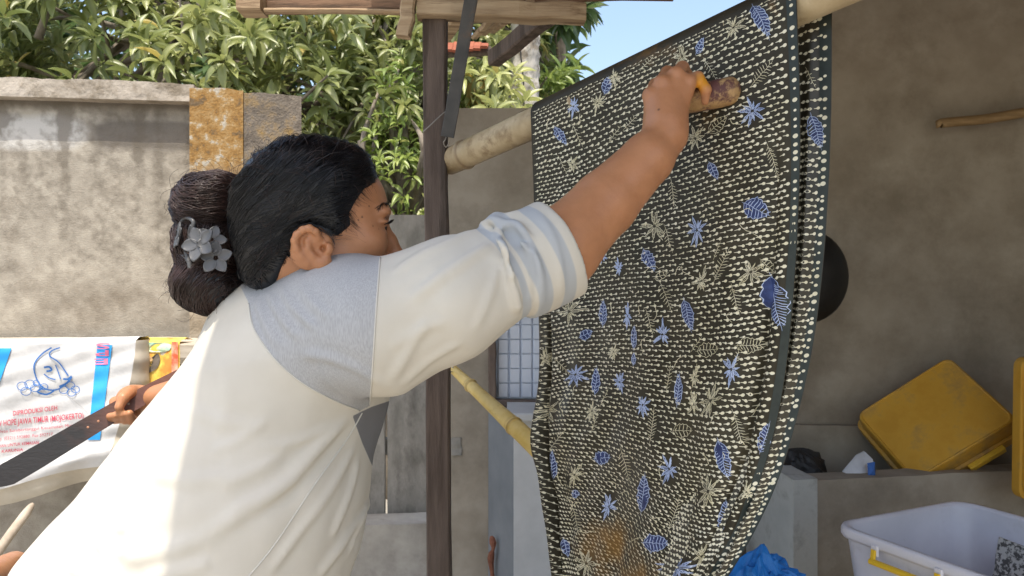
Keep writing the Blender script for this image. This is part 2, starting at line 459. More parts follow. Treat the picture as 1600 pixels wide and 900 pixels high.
# ---------------------------------------------------------------- plank fence and kerb in the middle
M['plank_grey'] = mk('plank_grey', (.20, .19, .165), (.34, .32, .285), 8, rough=.92, bump=.4, bscale=60, stretch=(1.6, 1.6, .8), c3=(.10, .092, .08), s3=3.2, w3=(.5, .7))
fe = thing('plank_fence', g0(P(600, 0, 3.25)), 'grey weathered plank fence behind the dark post', 'fence')
xs = [452, 498, 547, 604, 676]
for i in range(4):
    a, b = P(xs[i], 0, 3.25), P(xs[i+1], 0, 3.25)
    cx = (a[0]+b[0])/2; w = b[0]-a[0]-.008
    obj('plank', beam((cx, 3.25+.004*(i % 2), .0), (cx, 3.25+.004*(i % 2), P(0, 336+3*((i*7) % 3), 3.25)[2]), w, .022, up=(0, 1, 0), n=10, jit=.001, seed=i), M['plank_grey'], fe)
for zz in (.55, 1.3):
    obj('rail', beam((P(450, 0, 3.29)[0], 3.285, zz), (P(690, 0, 3.29)[0], 3.285, zz), .045, .07, n=6, seed=int(zz*9)), M['wood_grey'], fe)
k0, k1 = P(430, 0, 3.02), P(682, 0, 3.02)
obj('kerb_wall', slab((g0(k0), g0(k1)), ((*k0[:2], P(0, 826, 3.02)[2]), (*k1[:2], P(0, 818, 3.02)[2])), .16, (16, 6), .004, 8, .004), M['cement_grey'],
    label='low pale cement kerb wall at the foot of the plank fence', cat='wall')

# ---------------------------------------------------------------- low courtyard wall with the tiled window
lw = thing('courtyard_wall', g0(P(900, 0, 2.9)), 'bare brown cement wall behind the bamboo pole and patterned cloth', 'wall')
l0, l1 = P(694, 0, 2.9), P(1215, 0, 2.9)
wx0, wx1 = P(768, 0, 2.9)[0], P(880, 0, 2.9)[0]; wz0, wz1 = P(0, 626, 2.9)[2], P(0, 478, 2.9)[2]
ltop = P(0, 169, 2.9)[2]
def panel(x0, x1, z0, z1, y, th, seed, sub=(8, 8)):
    return slab((np.array([x0, y, z0]), np.array([x1, y, z0])), (np.array([x0, y, z1]), np.array([x1, y, z1])), th, sub, .0, seed)
obj('wall_face', panel(l0[0], wx0-.012, 0, wz1, 2.9, .12, 1), M['cement_mid'], lw)
obj('wall_face', panel(l0[0], l1[0], wz1, ltop, 2.9, .12, 2), M['cement_mid'], lw)
obj('wall_face', panel(wx1, l1[0], 0, wz1, 2.9, .12, 3), M['cement_mid'], lw)
obj('wall_face', panel(wx0-.012, wx1, 0, wz0, 2.903, .12, 4), M['cement_mid'], lw)
# repair patch of smoother mortar
obj('mortar_patch', beam(P(712, 684, 2.897), P(712, 711, 2.897), .045, .008, up=(0, 1, 0), ch=.003, n=3, jit=.003), M['plank_grey'], lw)
wt = thing('tiled_window', (wx0, 2.9, wz0), 'small brown framed window filled with pale blue square glass tiles', 'window')
M['frame_brown'] = mk('frame_brown', (.10, .07, .055), (.16, .12, .095), 8, rough=.6, bump=.2, stretch=(3, 3, 1))
obj('window_frame', join(beam((wx0+.004, 2.895, wz0), (wx0+.004, 2.895, wz1), .03, .05, up=(0, 1, 0)), beam((wx0, 2.894, wz0-.008), (wx1, 2.894, wz0-.008), .05, .026),
                         beam((wx0, 2.896, wz1), (wx1, 2.896, wz1), .05, .026)), M['frame_brown'], wt)
M['glass_tile'] = mk('glass_tile', (.60, .66, .76), (.70, .75, .84), 3, rough=.18, bump=.04, bscale=15, spec=.6)
M['grout'] = mk('grout', (.56, .62, .72), (.60, .66, .76), 12, rough=.7, bump=.1)
obj('grout_bed', panel(wx0+.012, wx1, wz0+.004, wz1-.01, 2.93, .03, 9, (2, 2)), M['grout'], wt)
tw = .0465; th_ = .0575
tv, tf = beam((0, 0, 0), (0, 0, th_-.005), tw-.005, .016, up=(0, 1, 0), ch=.004, n=1, jit=0)
tile_me = None
for j in range(6):
    for i in range(5):
        x = wx0+.022+tw*(i+.5); z = wz0+.012+th_*j
        if x > wx1: continue
        if tile_me is None:
            o = obj('tile', (tv+np.array([x, 2.926, z]), tf), M['glass_tile'], wt)
            tile_me = o; first = np.array([x, 2.926, z])
        else:
            o = tile_me.copy(); COL.objects.link(o); o.parent = wt; o.location = tuple(np.array([x, 2.926, z])-first)
# washbox under the window
wb = thing('plastered_counter', g0(P(800, 0, 2.62)), 'grey and white plastered block under the tiled window', 'counter')
c_far, c_near, c_right = g0(P(763, 0, 2.885)), g0(P(802, 0, 2.62)), g0(P(990, 0, 2.62))
ct = P(0, 652, 2.62)[2]
V = np.array([c_far, c_near, c_right, g0(P(960, 0, 2.885))]); Vt = V.copy(); Vt[:, 2] = ct
obj('side_face', (np.concatenate([V[:2], Vt[:2], V[:2]+np.array([.01, .003, 0]), Vt[:2]+np.array([.01, .003, 0])]), [(0, 1, 3, 2), (4, 6, 7, 5), (0, 4, 5, 1), (2, 3, 7, 6), (0, 2, 6, 4), (1, 5, 7, 3)]), M['slate_side'], wb, label='slate grey side of the block')
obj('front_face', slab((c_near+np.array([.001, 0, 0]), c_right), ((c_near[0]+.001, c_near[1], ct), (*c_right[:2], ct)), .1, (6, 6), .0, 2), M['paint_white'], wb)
obj('counter_top', beam(P(792, 643, 2.70), P(985, 643, 2.70), .26, .028, n=4, jit=.001), M['paint_white'], wb)
obj('rust_pipe', tube(catmull([P(768, 838, 2.78), P(771, 855, 2.76), P(767, 872, 2.78), P(770, 905, 2.79)], 10), [.006, .012, .014, .008, .006, .012, .014, .010, .008, .008], 8),
    mk('rust', (.14, .05, .03), (.24, .10, .06), 30, rough=.9), wb)

# ---------------------------------------------------------------- washhouse wall on the right
hw = thing('washhouse_wall', g0(P(1400, 0, 2.75)), 'tall dim brown cement wall behind the concrete trough', 'wall')
h0, h1 = P(1195, 0, 2.86), P(1900, 0, 2.66)
mwash = M['cement']
V, F = slab((g0(h0), g0(h1)), ((*h0[:2], 3.3), (*h1[:2], 3.3)), .14, (60, 60), .003, 12)
obj('wall_face', (V, F), mwash, hw, smooth=True)
zl = P(0, 668, 2.75)[2]
a, b = P(1200, 0, 2.82), P(1900, 0, 2.62)
obj('wall_footing', slab((g0(a), g0(b)), ((*a[:2], zl), (*b[:2], zl)), .06, (20, 6), .002, 13, .004), mwash, hw)
# side wall closes the washhouse on the right
obj('side_wall', slab((np.array([2.75, -.6, 0]), np.array([2.752, 2.6, 0])), (np.array([2.75, -.6, 3.2]), np.array([2.752, 2.6, 3.2])), .12, (6, 6), 0, 14), mwash, hw)

# ---------------------------------------------------------------- roof over the workplace
rd = np.array([math.sin(SUN_TRAVEL), math.cos(SUN_TRAVEL), 0])
ROOF_X = -.425; ROOF_REF = .93  # unseen roof edge laid along the sun to place its shadow line
rf = thing('lean_to_roof', (0.6, 1.0, 0), 'timber framed lean-to roof over the woman and the hanging cloth', 'roof')
def redge(Y): return ROOF_X + (Y-ROOF_REF)*math.tan(SUN_TRAVEL)
def rz(Y): return CAM_H + 1.13 + .05*(Y-1)
V = []
RY0, RY1 = 0.05, 2.78
for dz in (0, .03):
    for (x, Y) in ((redge(RY0), RY0), (2.8, RY0), (2.8, RY1), (redge(RY1), RY1)):
        V.append((x, Y, rz(Y)+dz))
obj('unseen_roof_sheet', (np.array(V), [(3, 2, 1, 0), (4, 5, 6, 7), (0, 1, 5, 4), (1, 2, 6, 5), (2, 3, 7, 6), (3, 0, 4, 7)]), M['roof_under'], rf)
V = []
for dz in (.032, .06):
    for (x, Y) in ((-.86, 1.72), (2.8, 1.72), (2.8, RY1+.12), (-.80, RY1+.12)): V.append((x, Y, rz(Y)+dz))
obj('unseen_roof_sheet', (np.array(V), [(3, 2, 1, 0), (4, 5, 6, 7), (0, 1, 5, 4), (1, 2, 6, 5), (2, 3, 7, 6), (3, 0, 4, 7)]), M['roof_under'], rf)  # second sheet, out of view, added to shade the plank fence
for i, Y in enumerate(np.linspace(RY0+.15, RY1-.05, 10)):
    obj('batten', beam((redge(Y)+.02, Y, rz(Y)-.016), (2.75, Y, rz(Y)-.016), .04, .028, n=6, seed=i), M['wood_brown'], rf)
BY = 1.75
obj('post', beam((P(668, 0, BY)[0]+.03, BY+.03, 0), (P(658, 0, BY)[0]+.03, BY+.03, P(0, 22, BY)[2]), .056, .056, up=(0, 1, 0), n=14, jit=.0012, seed=3), M['wood_post'], rf)
obj('wall_plate', beam(P(652, 15, BY), P(914, 22, BY+.02), .05, .042, n=10, jit=.001, seed=5), M['wood_tan'], rf)
obj('fascia_board', beam(P(390, 4, BY+.06), P(648, 2, BY+.03), .035, .052, n=8, jit=.0008, seed=6), M['wood_brown'], rf)  # shade on the board's face is put into the dark brown
obj('fascia_board', beam(P(376, 5, BY+.02), P(413, 5, BY+.02), .06, .052, n=3, jit=.0006, seed=16), M['wood_tan'], rf, label='sawn end block of the eaves board, coloured tan for sun on it')  # sunlight on the end is put into the tan
obj('eaves_strip', beam(P(414, 17, BY-.0), P(640, 19, BY-.01), .02, .010, n=6, jit=.0006, seed=17), M['wood_tan'], rf)
obj('hanger_block', beam(P(641, -12, BY-.02), P(630, 58, BY-.02), .034, .03, up=(0, 1, 0), n=5, jit=.0015, seed=7), M['wood_tan'], rf)
obj('rafter', beam(P(772, 92, 2.15), P(862, 20, 1.85), .04, .045, n=6, jit=.001, seed=8), M['wood_post'], rf)
for i, (x0, y0, x1, y1) in enumerate([(694, 62, 742, -10), (742, 58, 790, 2), (756, 52, 812, 0), (770, 48, 830, 2)]):
    obj('roof_lath', beam(P(x0, y0, 2.35+.02*i), P(x1, y1, 1.95), .04 if i == 0 else .022, .016, n=5, jit=.001, seed=20+i), M['wood_tan'], rf)
obj('eaves_board', beam(P(652, -2, 2.02), P(1052, -6, 2.0), .02, .02, n=5, jit=.001, seed=30), M['roof_under'], rf)
obj('strut', join(beam(P(738, -14, 1.66), P(699, 214, 1.69), .030, .006, up=(0, 1, 0), n=6, jit=.0004, ch=.001), beam(P(746, -14, 1.67), P(706, 208, 1.70), .006, .028, up=(0, 1, 0), n=6, jit=.0004, ch=.001)),
    M['steel'], rf, label='dark steel angle strut')
obj('tie_wire', tube(catmull([P(661, 206, 1.74), P(672, 196, 1.735), P(694, 176, 1.735), P(697, 180, 1.735), P(697, 214, 1.70), P(693, 222, 1.70), P(697, 230, 1.71), P(702, 222, 1.70)], 26), .0013, 5), M['wire'], rf)
# stray red tile edge of the neighbouring roof
rt = thing('neighbouring_eave', P(725, 74, 3.4), 'red tiled eave edge seen between post and steel strut', 'eave')
for i in range(7):
    x = 690 + i*11
    obj('roof_tile', beam(P(x, 80-i*.5-(3 if i in (0, 6) else 0), 3.36), P(x+2, 66+abs(i-3), 3.60), .036, .012, n=2, jit=.001, seed=i), M['tile_red'], rt)
obj('eave_board', beam(P(684, 84, 3.45), P(768, 80, 3.45), .05, .03, n=4), M['wood_post'], rt)

# ---------------------------------------------------------------- trees beyond the wall
def not_sky(p):
    x, y = proj(p)
    return not (x > 905 - .20*max(y, 0) + 25*math.sin(y*.07) and y < 175 and x < 1300 and y > -60)
def leaf_material(name, ramp):
    m = bpy.data.materials.new(name); m.use_nodes = True
    nt = m.node_tree; N = nt.nodes; L = nt.links; b = N['Principled BSDF']
    at = N.new('ShaderNodeAttribute'); at.attribute_name = 'tint'
    r = N.new('ShaderNodeValToRGB')
    els = r.color_ramp.elements
    while len(els) < len(ramp): els.new(.5)
    for e, (p_, c) in zip(els, ramp): e.position = p_; e.color = (*c, 1)
    L.new(at.outputs['Fac'], r.inputs['Fac']); L.new(r.outputs[0], b.inputs['Base Color'])
    b.inputs['Roughness'].default_value = .40; b.inputs['Specular IOR Level'].default_value = .7
    t = N.new('ShaderNodeBsdfTranslucent'); L.new(r.outputs[0], t.inputs['Color'])
    ms = N.new('ShaderNodeMixShader'); ms.inputs[0].default_value = .36
    L.new(b.outputs[0], ms.inputs[1]); L.new(t.outputs[0], ms.inputs[2]); L.new(ms.outputs[0], N['Material Output'].inputs['Surface'])
    return m
M['leaf_mango'] = leaf_material('mango_leaf', [(0, (.085, .115, .03)), (.4, (.22, .26, .085)), (.75, (.42, .44, .165)), (.93, (.53, .54, .20)), (1, (.52, .42, .12))])
M['leaf_lime'] = leaf_material('lime_leaf', [(0, (.17, .25, .06)), (.5, (.28, .37, .09)), (.9, (.40, .47, .13)), (1, (.48, .48, .16))])
M['leaf_deep'] = leaf_material('deep_leaf', [(0, (.05, .095, .03)), (.6, (.11, .17, .05)), (1, (.22, .29, .08))])
M['bark'] = mk('bark', (.16, .13, .10), (.30, .26, .21), 12, rough=.95, bump=.6, bscale=40)
NL = 6
def leaf_template(fold=.16, droop=.35):
    V = []
    for i in range(NL):
        t = i/(NL-1)
        w = .5*math.sin(math.pi*min(1, t*.92+.06))**.75*(1 if i else .15)
        if i == NL-1: w = .02
        for s in (-1, 0, 1):
            V.append((s*w, t, abs(s)*w*fold*2 - droop*t*t))
    F = []
    for i in range(NL-1):
        for s in (0, 1): F.append((i*3+s, i*3+s+1, i*3+s+4, i*3+s+3))
    return np.array(V), np.array(F)
LT, LF = leaf_template()
def leaf_frames(rs, per, lmin, lmax, r, hang=.15):
    """leaf matrices for rosettes: rs list of (pos, dir)"""
    out = []
    for (c, d) in rs:
        d = nrm(d); n = int(r.integers(per[0], per[1]+1)); a0 = r.random()*6.28
        _, s, u = frame(d)
        for k in range(n):
            an = a0 + k*2.4; sp = .35 + .75*((k+.5)/n) + r.normal(0, .12)
            ax = nrm(d*math.cos(sp*1.3) + (s*math.cos(an)+u*math.sin(an))*math.sin(sp*1.3) + np.array([0, 0, -hang*(.5+r.random())]))
            up = nrm(np.array([0, -.55, 1.2]) + .3*d + r.normal(0, .30, 3))
            side = nrm(np.cross(ax, up)); up = np.cross(side, ax)
            Lh = lmin + (lmax-lmin)*r.random()**.8
            wd = Lh*(.27+.09*r.random())
            out.append((c - d*.05*k/n + ax*.012, side*wd, ax*Lh, up*Lh*(.5+r.random()*.9)))
    return out
def tree(name, label, trunk, rosettes, per, lsize, leafmat, seed, tint=(.1, .85), n_parts=300, cat='tree', bough=None, hang=.15):
    r = np.random.default_rng(seed)
    root = thing(name, g0(trunk[0]), label, cat, None)
    tr = [np.asarray(p, float) for p in trunk]
    rad = np.linspace(.16, .07, 12)
    obj('trunk', tube(catmull(tr, 12), rad, 10), M['bark'], root, smooth=True)
    # limbs from the trunk top to a sample of the crown
    Rp = np.array([c for c, d in rosettes])
    gl = []
    sel = r.choice(len(Rp), min(46, len(Rp)), replace=False)
    tp = np.array(catmull(tr, 12))
    for k in sel:
        e = Rp[k]; s0 = tp[r.integers(5, 12)]
        mid = (s0+e)/2 + r.normal(0, .12, 3) + np.array([0, 0, .1])
        cc_ = catmull([s0, mid, e], 7)
        if all(not_sky(q_) for q_ in cc_[1:]): gl.append(tube(cc_, np.linspace(.035, .006, 7), 5))
    if bough:
        for pts, ra in bough: gl.append(tube(catmull(pts, 12), np.linspace(ra, ra*.4, 12), 6))
    obj('limbs', join(*gl), M['bark'], root, smooth=True)
    fr = leaf_frames(rosettes, per, lsize[0], lsize[1], r, hang)
    n = len(fr)
    C = np.array([f[0] for f in fr]); A = np.array([np.stack(f[1:], 0) for f in fr])
    # tint follows the rosette with a little scatter; a few turning leaves
    cn = vnoise(C, 1.6)*.5+.5
    ti = np.clip(tint[0] + (tint[1]-tint[0])*(.65*cn + .35*r.random(n)), 0, 1)
    ti[r.random(n) < .02] = 1.0
    px = proj(C); inside = (px[:, 0] > -20) & (px[:, 0] < 1250) & (px[:, 1] > -20) & (px[:, 1] < 345)
    big = np.linalg.norm(A[:, 1], axis=1)/C[:, 1]*np.where(inside, 1, 0)*(1+.35*r.random(n))
    order = np.argsort(-big)
    single = order[:min(n_parts, int(inside.sum()))]
    mask = np.ones(n, bool); mask[single] = False
    rest = np.nonzero(mask)[0]
    V = C[rest][:, None, :] + np.einsum('vk,nkc->nvc', LT, A[rest])
    nv = len(LT)
    F = (LF[None] + (np.arange(len(rest))*nv)[:, None, None]).reshape(-1, 4)
    obj('crown', (V.reshape(-1, 3), F), leafmat, root, smooth=True, kind='stuff', attrs={'tint': np.repeat(ti[rest], nv)})
    mes = []
    for q in range(6):
        me = bpy.data.meshes.new('leaf'); lt, lf = leaf_template(.10+.03*q, .15+.09*q)
        me.from_pydata([tuple(v) for v in lt], [], [tuple(int(i) for i in f) for f in lf])
        at = me.attributes.new('tint', 'FLOAT', 'POINT')
        at.data.foreach_set('value', np.full(nv, tint[0]+(tint[1]-tint[0])*(q+.5)/6, np.float32))
        me.materials.append(leafmat)
        for pl in me.polygons: pl.use_smooth = True
        mes.append(me)
    og = ORIG[root.name]
    for k in single:
        q = int(np.clip((ti[k]-tint[0])/(tint[1]-tint[0]+1e-6)*6, 0, 5))
        o = bpy.data.objects.new('leaf', mes[q]); COL.objects.link(o); o.parent = root
        X, Yv, Z = A[k]; c = C[k]-og
        o.matrix_local = Matrix(((X[0], Yv[0], Z[0], c[0]), (X[1], Yv[1], Z[1], c[1]), (X[2], Yv[2], Z[2], c[2]), (0, 0, 0, 1)))
    return root
def crown(center, radii, n, seed, zmin=1.2, shell=.45, keep=None):
    r = np.random.default_rng(seed); out = []
    center = np.asarray(center, float); radii = np.asarray(radii, float)
    while len(out) < n:
        d = nrm(r.normal(0, 1, 3)); rr = (shell + (1-shell)*r.random())**.6
        lump = 1 + .22*math.sin(3.1*d[0]*2+seed)+.18*math.sin(5*d[2]+2*d[1]+seed)
        p = center + d*radii*rr*lump
        if p[2] < zmin or d[1] > .55: continue
        if keep is not None and not keep(p): continue
        out.append((p, nrm(d*np.array([1, 1, .7]) + np.array([0, -.35, .35]) + r.normal(0, .35, 3))))
    return out
skyk = lambda p: True
def palm_gap(p):
    x, y = proj(p); return 762 < x < 876 and 0 < y < 215 and p[1] < 5.4
def gap(p):
    x, y = proj(p); return 572 < x < 668 and 195 < y < 345
tree('mango_tree', 'dense mango tree with broad grey-green leaves above the left of the garden wall', [(-2.5, 5.6, 0), (-2.45, 5.6, 1.4), (-2.6, 5.55, 2.6), (-2.5, 5.5, 3.4)],
     crown((-2.6, 5.3, 2.5), (1.9, 1.35, 1.5), 1150, 3, 1.4), (6, 10), (.085, .165), M['leaf_mango'], 21,
     bough=[([P(60, 60, 4.6), P(72, 20, 4.55), P(80, -30, 4.5)], .03), ([P(310, 5, 4.5), P(350, 30, 4.4), P(400, 55, 4.35)], .016), ([P(290, 90, 4.5), P(285, 40, 4.45), P(280, -10, 4.4)], .013)])
tree('mango_tree', 'sunlit yellow-green mango tree between the wall pillar and the post', [(-.9, 5.9, 0), (-.92, 5.9, 1.4), (-.8, 5.9, 2.6), (-.85, 5.8, 3.4)],
     crown((-.95, 5.5, 2.5), (1.5, 1.3, 1.55), 1050, 5, 1.3, keep=lambda p: not_sky(p) and not gap(p)), (6, 10), (.075, .14), M['leaf_mango'], 22, tint=(.3, .97))
tree('mango_tree', 'dark hanging-leaved tree beside the pale palm trunk under the roof end', [(.55, 7.2, 0), (.5, 7.2, 1.5), (.45, 7.1, 3), (.4, 7.0, 4)],
     crown((.45, 6.6, 3.9), (1.35, 1.1, 1.3), 330, 8, 3.0, keep=not_sky), (8, 12), (.14, .24), M['leaf_deep'], 23, hang=.7, tint=(.1, .9))
tree('lime_tree', 'bright lime-green tree around the pale palm trunk', [(.4, 6.0, 0), (.4, 6.0, 1.2), (.42, 5.9, 2.0), (.4, 5.8, 2.5)],
     crown((.35, 5.6, 2.3), (1.0, .7, .75), 330, 12, .8, keep=lambda p: not_sky(p) and not palm_gap(p)), (7, 11), (.08, .15), M['leaf_lime'], 24, tint=(.1, 1))
tree('lime_bush', 'bright lime-green bush between the woman\'s forehead and the post', [(-.66, 4.5, 0), (-.66, 4.5, .8), (-.62, 4.45, 1.4), (-.64, 4.4, 1.7)], crown((-.64, 4.35, 1.75), (.42, .3, .72), 260, 15, .8), (6, 9), (.045, .085), M['leaf_lime'], 25, tint=(0, 1), cat='bush')
for i, (x, lab) in enumerate([(-5.2, 'far dark green tree at the left edge behind the mango'), (-2.2, 'far dark green tree behind the left mango crown'), (.2, 'far dark green tree closing the gap behind the lime-green tree')]):
    tree('background_tree', lab, [(x, 10.8, 0), (x+.1, 10.8, 1.5), (x, 10.7, 3), (x, 10.7, 4)], crown((x, 10.2, 3.3), (2.6, 1.2, 3.0), 520, 40+i, .3, keep=not_sky), (8, 11), (.24, .40), M['leaf_deep'], 50+i, n_parts=60)
# dry yellow leaf bunches hanging near the post
for i, (x, y, Y, lab) in enumerate([(742, 140, 4.9, 'bunch of dry yellow leaves hanging right of the steel strut'), (622, 205, 4.7, 'bunch of dry tan leaves hanging left of the post')]):
    r = np.random.default_rng(80+i); root = thing('dry_leaf_bunch', P(x, y, Y), lab, 'leaves')
    fr = leaf_frames([(P(x, y-14, Y), (0, -.2, -1))], (12, 12), .13, .2, r, .9)
    mdry = mk('dry_leaf', (.42, .30, .08), (.58, .46, .18), 5, rough=.7, bump=0, trans=.3) if i == 0 else mk('dry_leaf_tan', (.36, .26, .12), (.5, .38, .2), 5, rough=.8, bump=0, trans=.3)
    for f in fr:
        obj('leaf', (f[0]+LT @ np.stack(f[1:], 0), LF), mdry, root, smooth=True)

# palm with scarred trunk
pm = thing('palm_tree', g0(P(821, 0, 4.7)), 'pale grey palm trunk covered in leaf scars', 'palm tree')
na, nz = 56, 260; cx, cy = P(821, 0, 4.7)[:2]; Z = np.linspace(0, 6.6, nz)
V = np.zeros((nz, na, 3))
for j, z in enumerate(Z):
    for i in range(na):
        an = 2*math.pi*i/na
        row = z/.105; k = int(row); f = row-k
        cell = (an/(2*math.pi)*7 + .5*(k % 2)) % 1
        arch = f + .5*(abs(cell-.5)*2)**1.4
        arch = arch % 1
        rr = .082 - .002*z/6 + .017*(1-arch)**1.5*(1-(abs(cell-.5)*2)**6) + .0015*math.sin(9*an+z*30)
        V[j, i] = (cx + rr*math.cos(an), cy + rr*math.sin(an), z)
ix = np.arange(nz*na).reshape(nz, na)
F = np.stack([ix[:-1], np.roll(ix, -1, 1)[:-1], np.roll(ix, -1, 1)[1:], ix[1:]], -1).reshape(-1, 4)
obj('trunk', (V.reshape(-1, 3), F), mk('palm_bark', (.46, .42, .36), (.60, .56, .50), 9, rough=.95, bump=.5, bscale=40, c3=(.26, .22, .17), s3=9, w3=(.5, .6)), pm, smooth=True)
obj('cable', tube(catmull([(cx-.02, cy-.094, .2), (cx-.05, cy-.09, 1.6), (cx-.01, cy-.095, 2.4), (cx-.04, cy-.092, 2.9), (cx-.03, cy-.093, 4)], 20), .004, 5), mk('cable_black', (.02, .02, .02), rough=.6, bump=0), pm)
r = np.random.default_rng(5)
for k in range(11):
    an = k*2*math.pi/11+.2; d = np.array([math.cos(an), math.sin(an), 0]); top = np.array([cx, cy, 6.55])
    rib = catmull([top, top+d*.7+np.array([0, 0, .6]), top+d*1.6+np.array([0, 0, .6]), top+d*2.4+np.array([0, 0, -.1])], 16)
    gs = [tube(rib, np.linspace(.025, .005, 16), 5)]
    for q in range(2, 16):
        s = np.cross(nrm(rib[min(q+1, 15)]-rib[q-1]), (0, 0, 1))
        for sg in (-1, 1):
            ax = nrm(s*sg + d*.5 + np.array([0, 0, -.4])); w = nrm(np.cross(ax, s*sg+np.array([0, 0, 1])))*.03
            gs.append((np.array([rib[q]-w, rib[q]+w, rib[q]+ax*.5]), [(0, 1, 2)]))
    obj('frond', join(*gs), mk('frond', (.05, .09, .025), rough=.5, bump=0) if k == 0 else bpy.data.materials['frond'], pm)
# ---------------------------------------------------------------- bamboo poles
M['bamboo'] = mk('bamboo_dry', (.36, .27, .15), (.56, .46, .30), 9, rough=.5, bump=.2, bscale=70, c3=(.23, .155, .08), s3=13, w3=(.51, .64), spec=.4)
M['bamboo_yellow'] = mk('bamboo_yellow', (.60, .42, .10), (.76, .58, .22), 10, rough=.42, bump=.12, bscale=60, c3=(.30, .18, .06), s3=12, w3=(.58, .7), spec=.45)
overlay(M['bamboo'], 'ring', (.17, .105, .05), .25, 1.0, fac=.85)
overlay(M['bamboo_yellow'], 'ring', (.20, .11, .035), .25, 1.0, fac=.8)
def bamboo(name, a, b, ra, rb, nodes, m, label, bend=0.0):
    a = np.asarray(a, float); b = np.asarray(b, float)
    T = np.linspace(0, 1, 200); pts = a + (b-a)*T[:, None]; pts[:, 2] += bend*np.sin(T*math.pi)
    rr = ra + (rb-ra)*T
    for q in nodes: rr = rr + .0036*np.exp(-((T-q)/.004)**2) - .0024*np.exp(-((T-q-.010)/.005)**2) + .0008*np.exp(-((T-q)/.05)**2)
    rr[0] *= .93; rr[-1] *= .93
    ring = sum(np.exp(-((T-q-.004)/.0028)**2) for q in nodes) + .45*sum(np.exp(-((T-q+.012)/.012)**2) for q in nodes)
    return obj(name, tube(pts, rr, 28), m, smooth=True, label=label, cat='pole', attrs={'ring': np.repeat(ring, 28)})
PA, PB = P(699, 254, 1.80), P(1420, -75, .987)
PB2 = PA + (PB-PA)*1.22; PR = .0325
bamboo('bamboo_pole', PA, PB2, PR*.97, PR*1.06, (.055, .35, .62, .815, .97), M['bamboo'], 'thick pale bamboo pole carrying the patterned cloth')
bamboo('bamboo_pole', P(705, 574, 2.12), P(960, 812, 1.50), .0125, .031, (.16, .47, .78), M['bamboo_yellow'], 'thin yellow bamboo pole slanting down behind the cloth')
obj('tie_wire', tube(catmull([P(672, 574, 1.80), P(690, 578, 1.90), P(705, 581, 2.08), P(707, 572, 2.09), P(702, 561, 2.08), P(690, 566, 1.95), P(674, 568, 1.80)], 24), .0022, 6), mk('wire_pale', (.6, .58, .52), rough=.5, bump=0), smooth=True,
    label='pale wire loop tying the thin bamboo to the post', cat='wire')
# the outer ends hang in rope slings from the roof
M['rope'] = mk('rope', (.30, .25, .17), rough=.9, bump=.3)
for (t, lab) in ((1.16, 'rope sling holding the near end of the thick bamboo pole'),):
    c = PA+(PB-PA)*t
    loop = [c+np.array([0, .045*math.cos(a_), .045*math.sin(a_)]) for a_ in np.linspace(-math.pi*.5-2.6, -math.pi*.5+2.6, 14)]
    obj('rope_sling', tube(np.array([c+np.array([0, .01, rz(c[1])-c[2]-.01])]+[c+np.array([0, .01, .1])]+loop+[c+np.array([0, -.01, .1]), c+np.array([0, -.01, rz(c[1])-c[2]-.01])]), .004, 6), M['rope'], label=lab, cat='rope')

# ---------------------------------------------------------------- the hanging batik cloth
def pole_at_px(x):
    lo_, hi_ = 0., 1.3
    for _ in range(40):
        m_ = (lo_+hi_)/2
        if proj(PA+(PB-PA)*m_)[0] < x: lo_ = m_
        else: hi_ = m_
    return lo_
pdir = nrm(PB-PA); pside = nrm(np.cross((0, 0, 1), pdir)); 
if pside[1] > 0: pside = -pside           # towards the camera
pup = np.cross(pdir, pside); pup = pup if pup[2] > 0 else -pup
def panel_grid(Lp, Rp, t0, t1, front, nu, nv, folds, wrap):
    """positions (nv,nu,3): rows over the pole, then down through the surveyed edges"""
    sgn = 1 if front else -1
    U = np.linspace(0, 1, nu)
    Lp = np.array([P(*q) for q in Lp]); Rp = np.array([P(*q) for q in Rp])
    ang = 0.35
    def onpole(a_, u): 
        c = PA + (PB-PA)*(t0+(t1-t0)*u)[:, None]
        return c + (PR+.0045)*(math.sin(a_)*sgn*pside + math.cos(a_)*pup)
    L0 = onpole(1.35, np.array([0.]))[0]; R0 = onpole(1.35, np.array([1.]))[0]
    Lc = catmull(np.vstack([L0[None], Lp]), nv-wrap); Rc = catmull(np.vstack([R0[None], Rp]), nv-wrap)
    G = np.zeros((nv, nu, 3))
    for w in range(wrap): G[w] = onpole(1.35*w/wrap, U)
    vv = np.linspace(0, 1, nv-wrap)
    for j in range(nv-wrap):
        f = min(1, vv[j]/.3)
        g = U - .085*f*np.sin(2*math.pi*U)
        row = Lc[j] + (Rc[j]-Lc[j])*U[:, None]
        row[:, 1] = Lc[j][1] + (Rc[j][1]-Lc[j][1])*g
        # keep columns steady in plan when depth bows
        row[:, 0] = Lc[j][0] + (Rc[j][0]-Lc[j][0])*U
        G[wrap+j] = row + pside*sgn*folds(U, vv[j])[:, None]
    return G
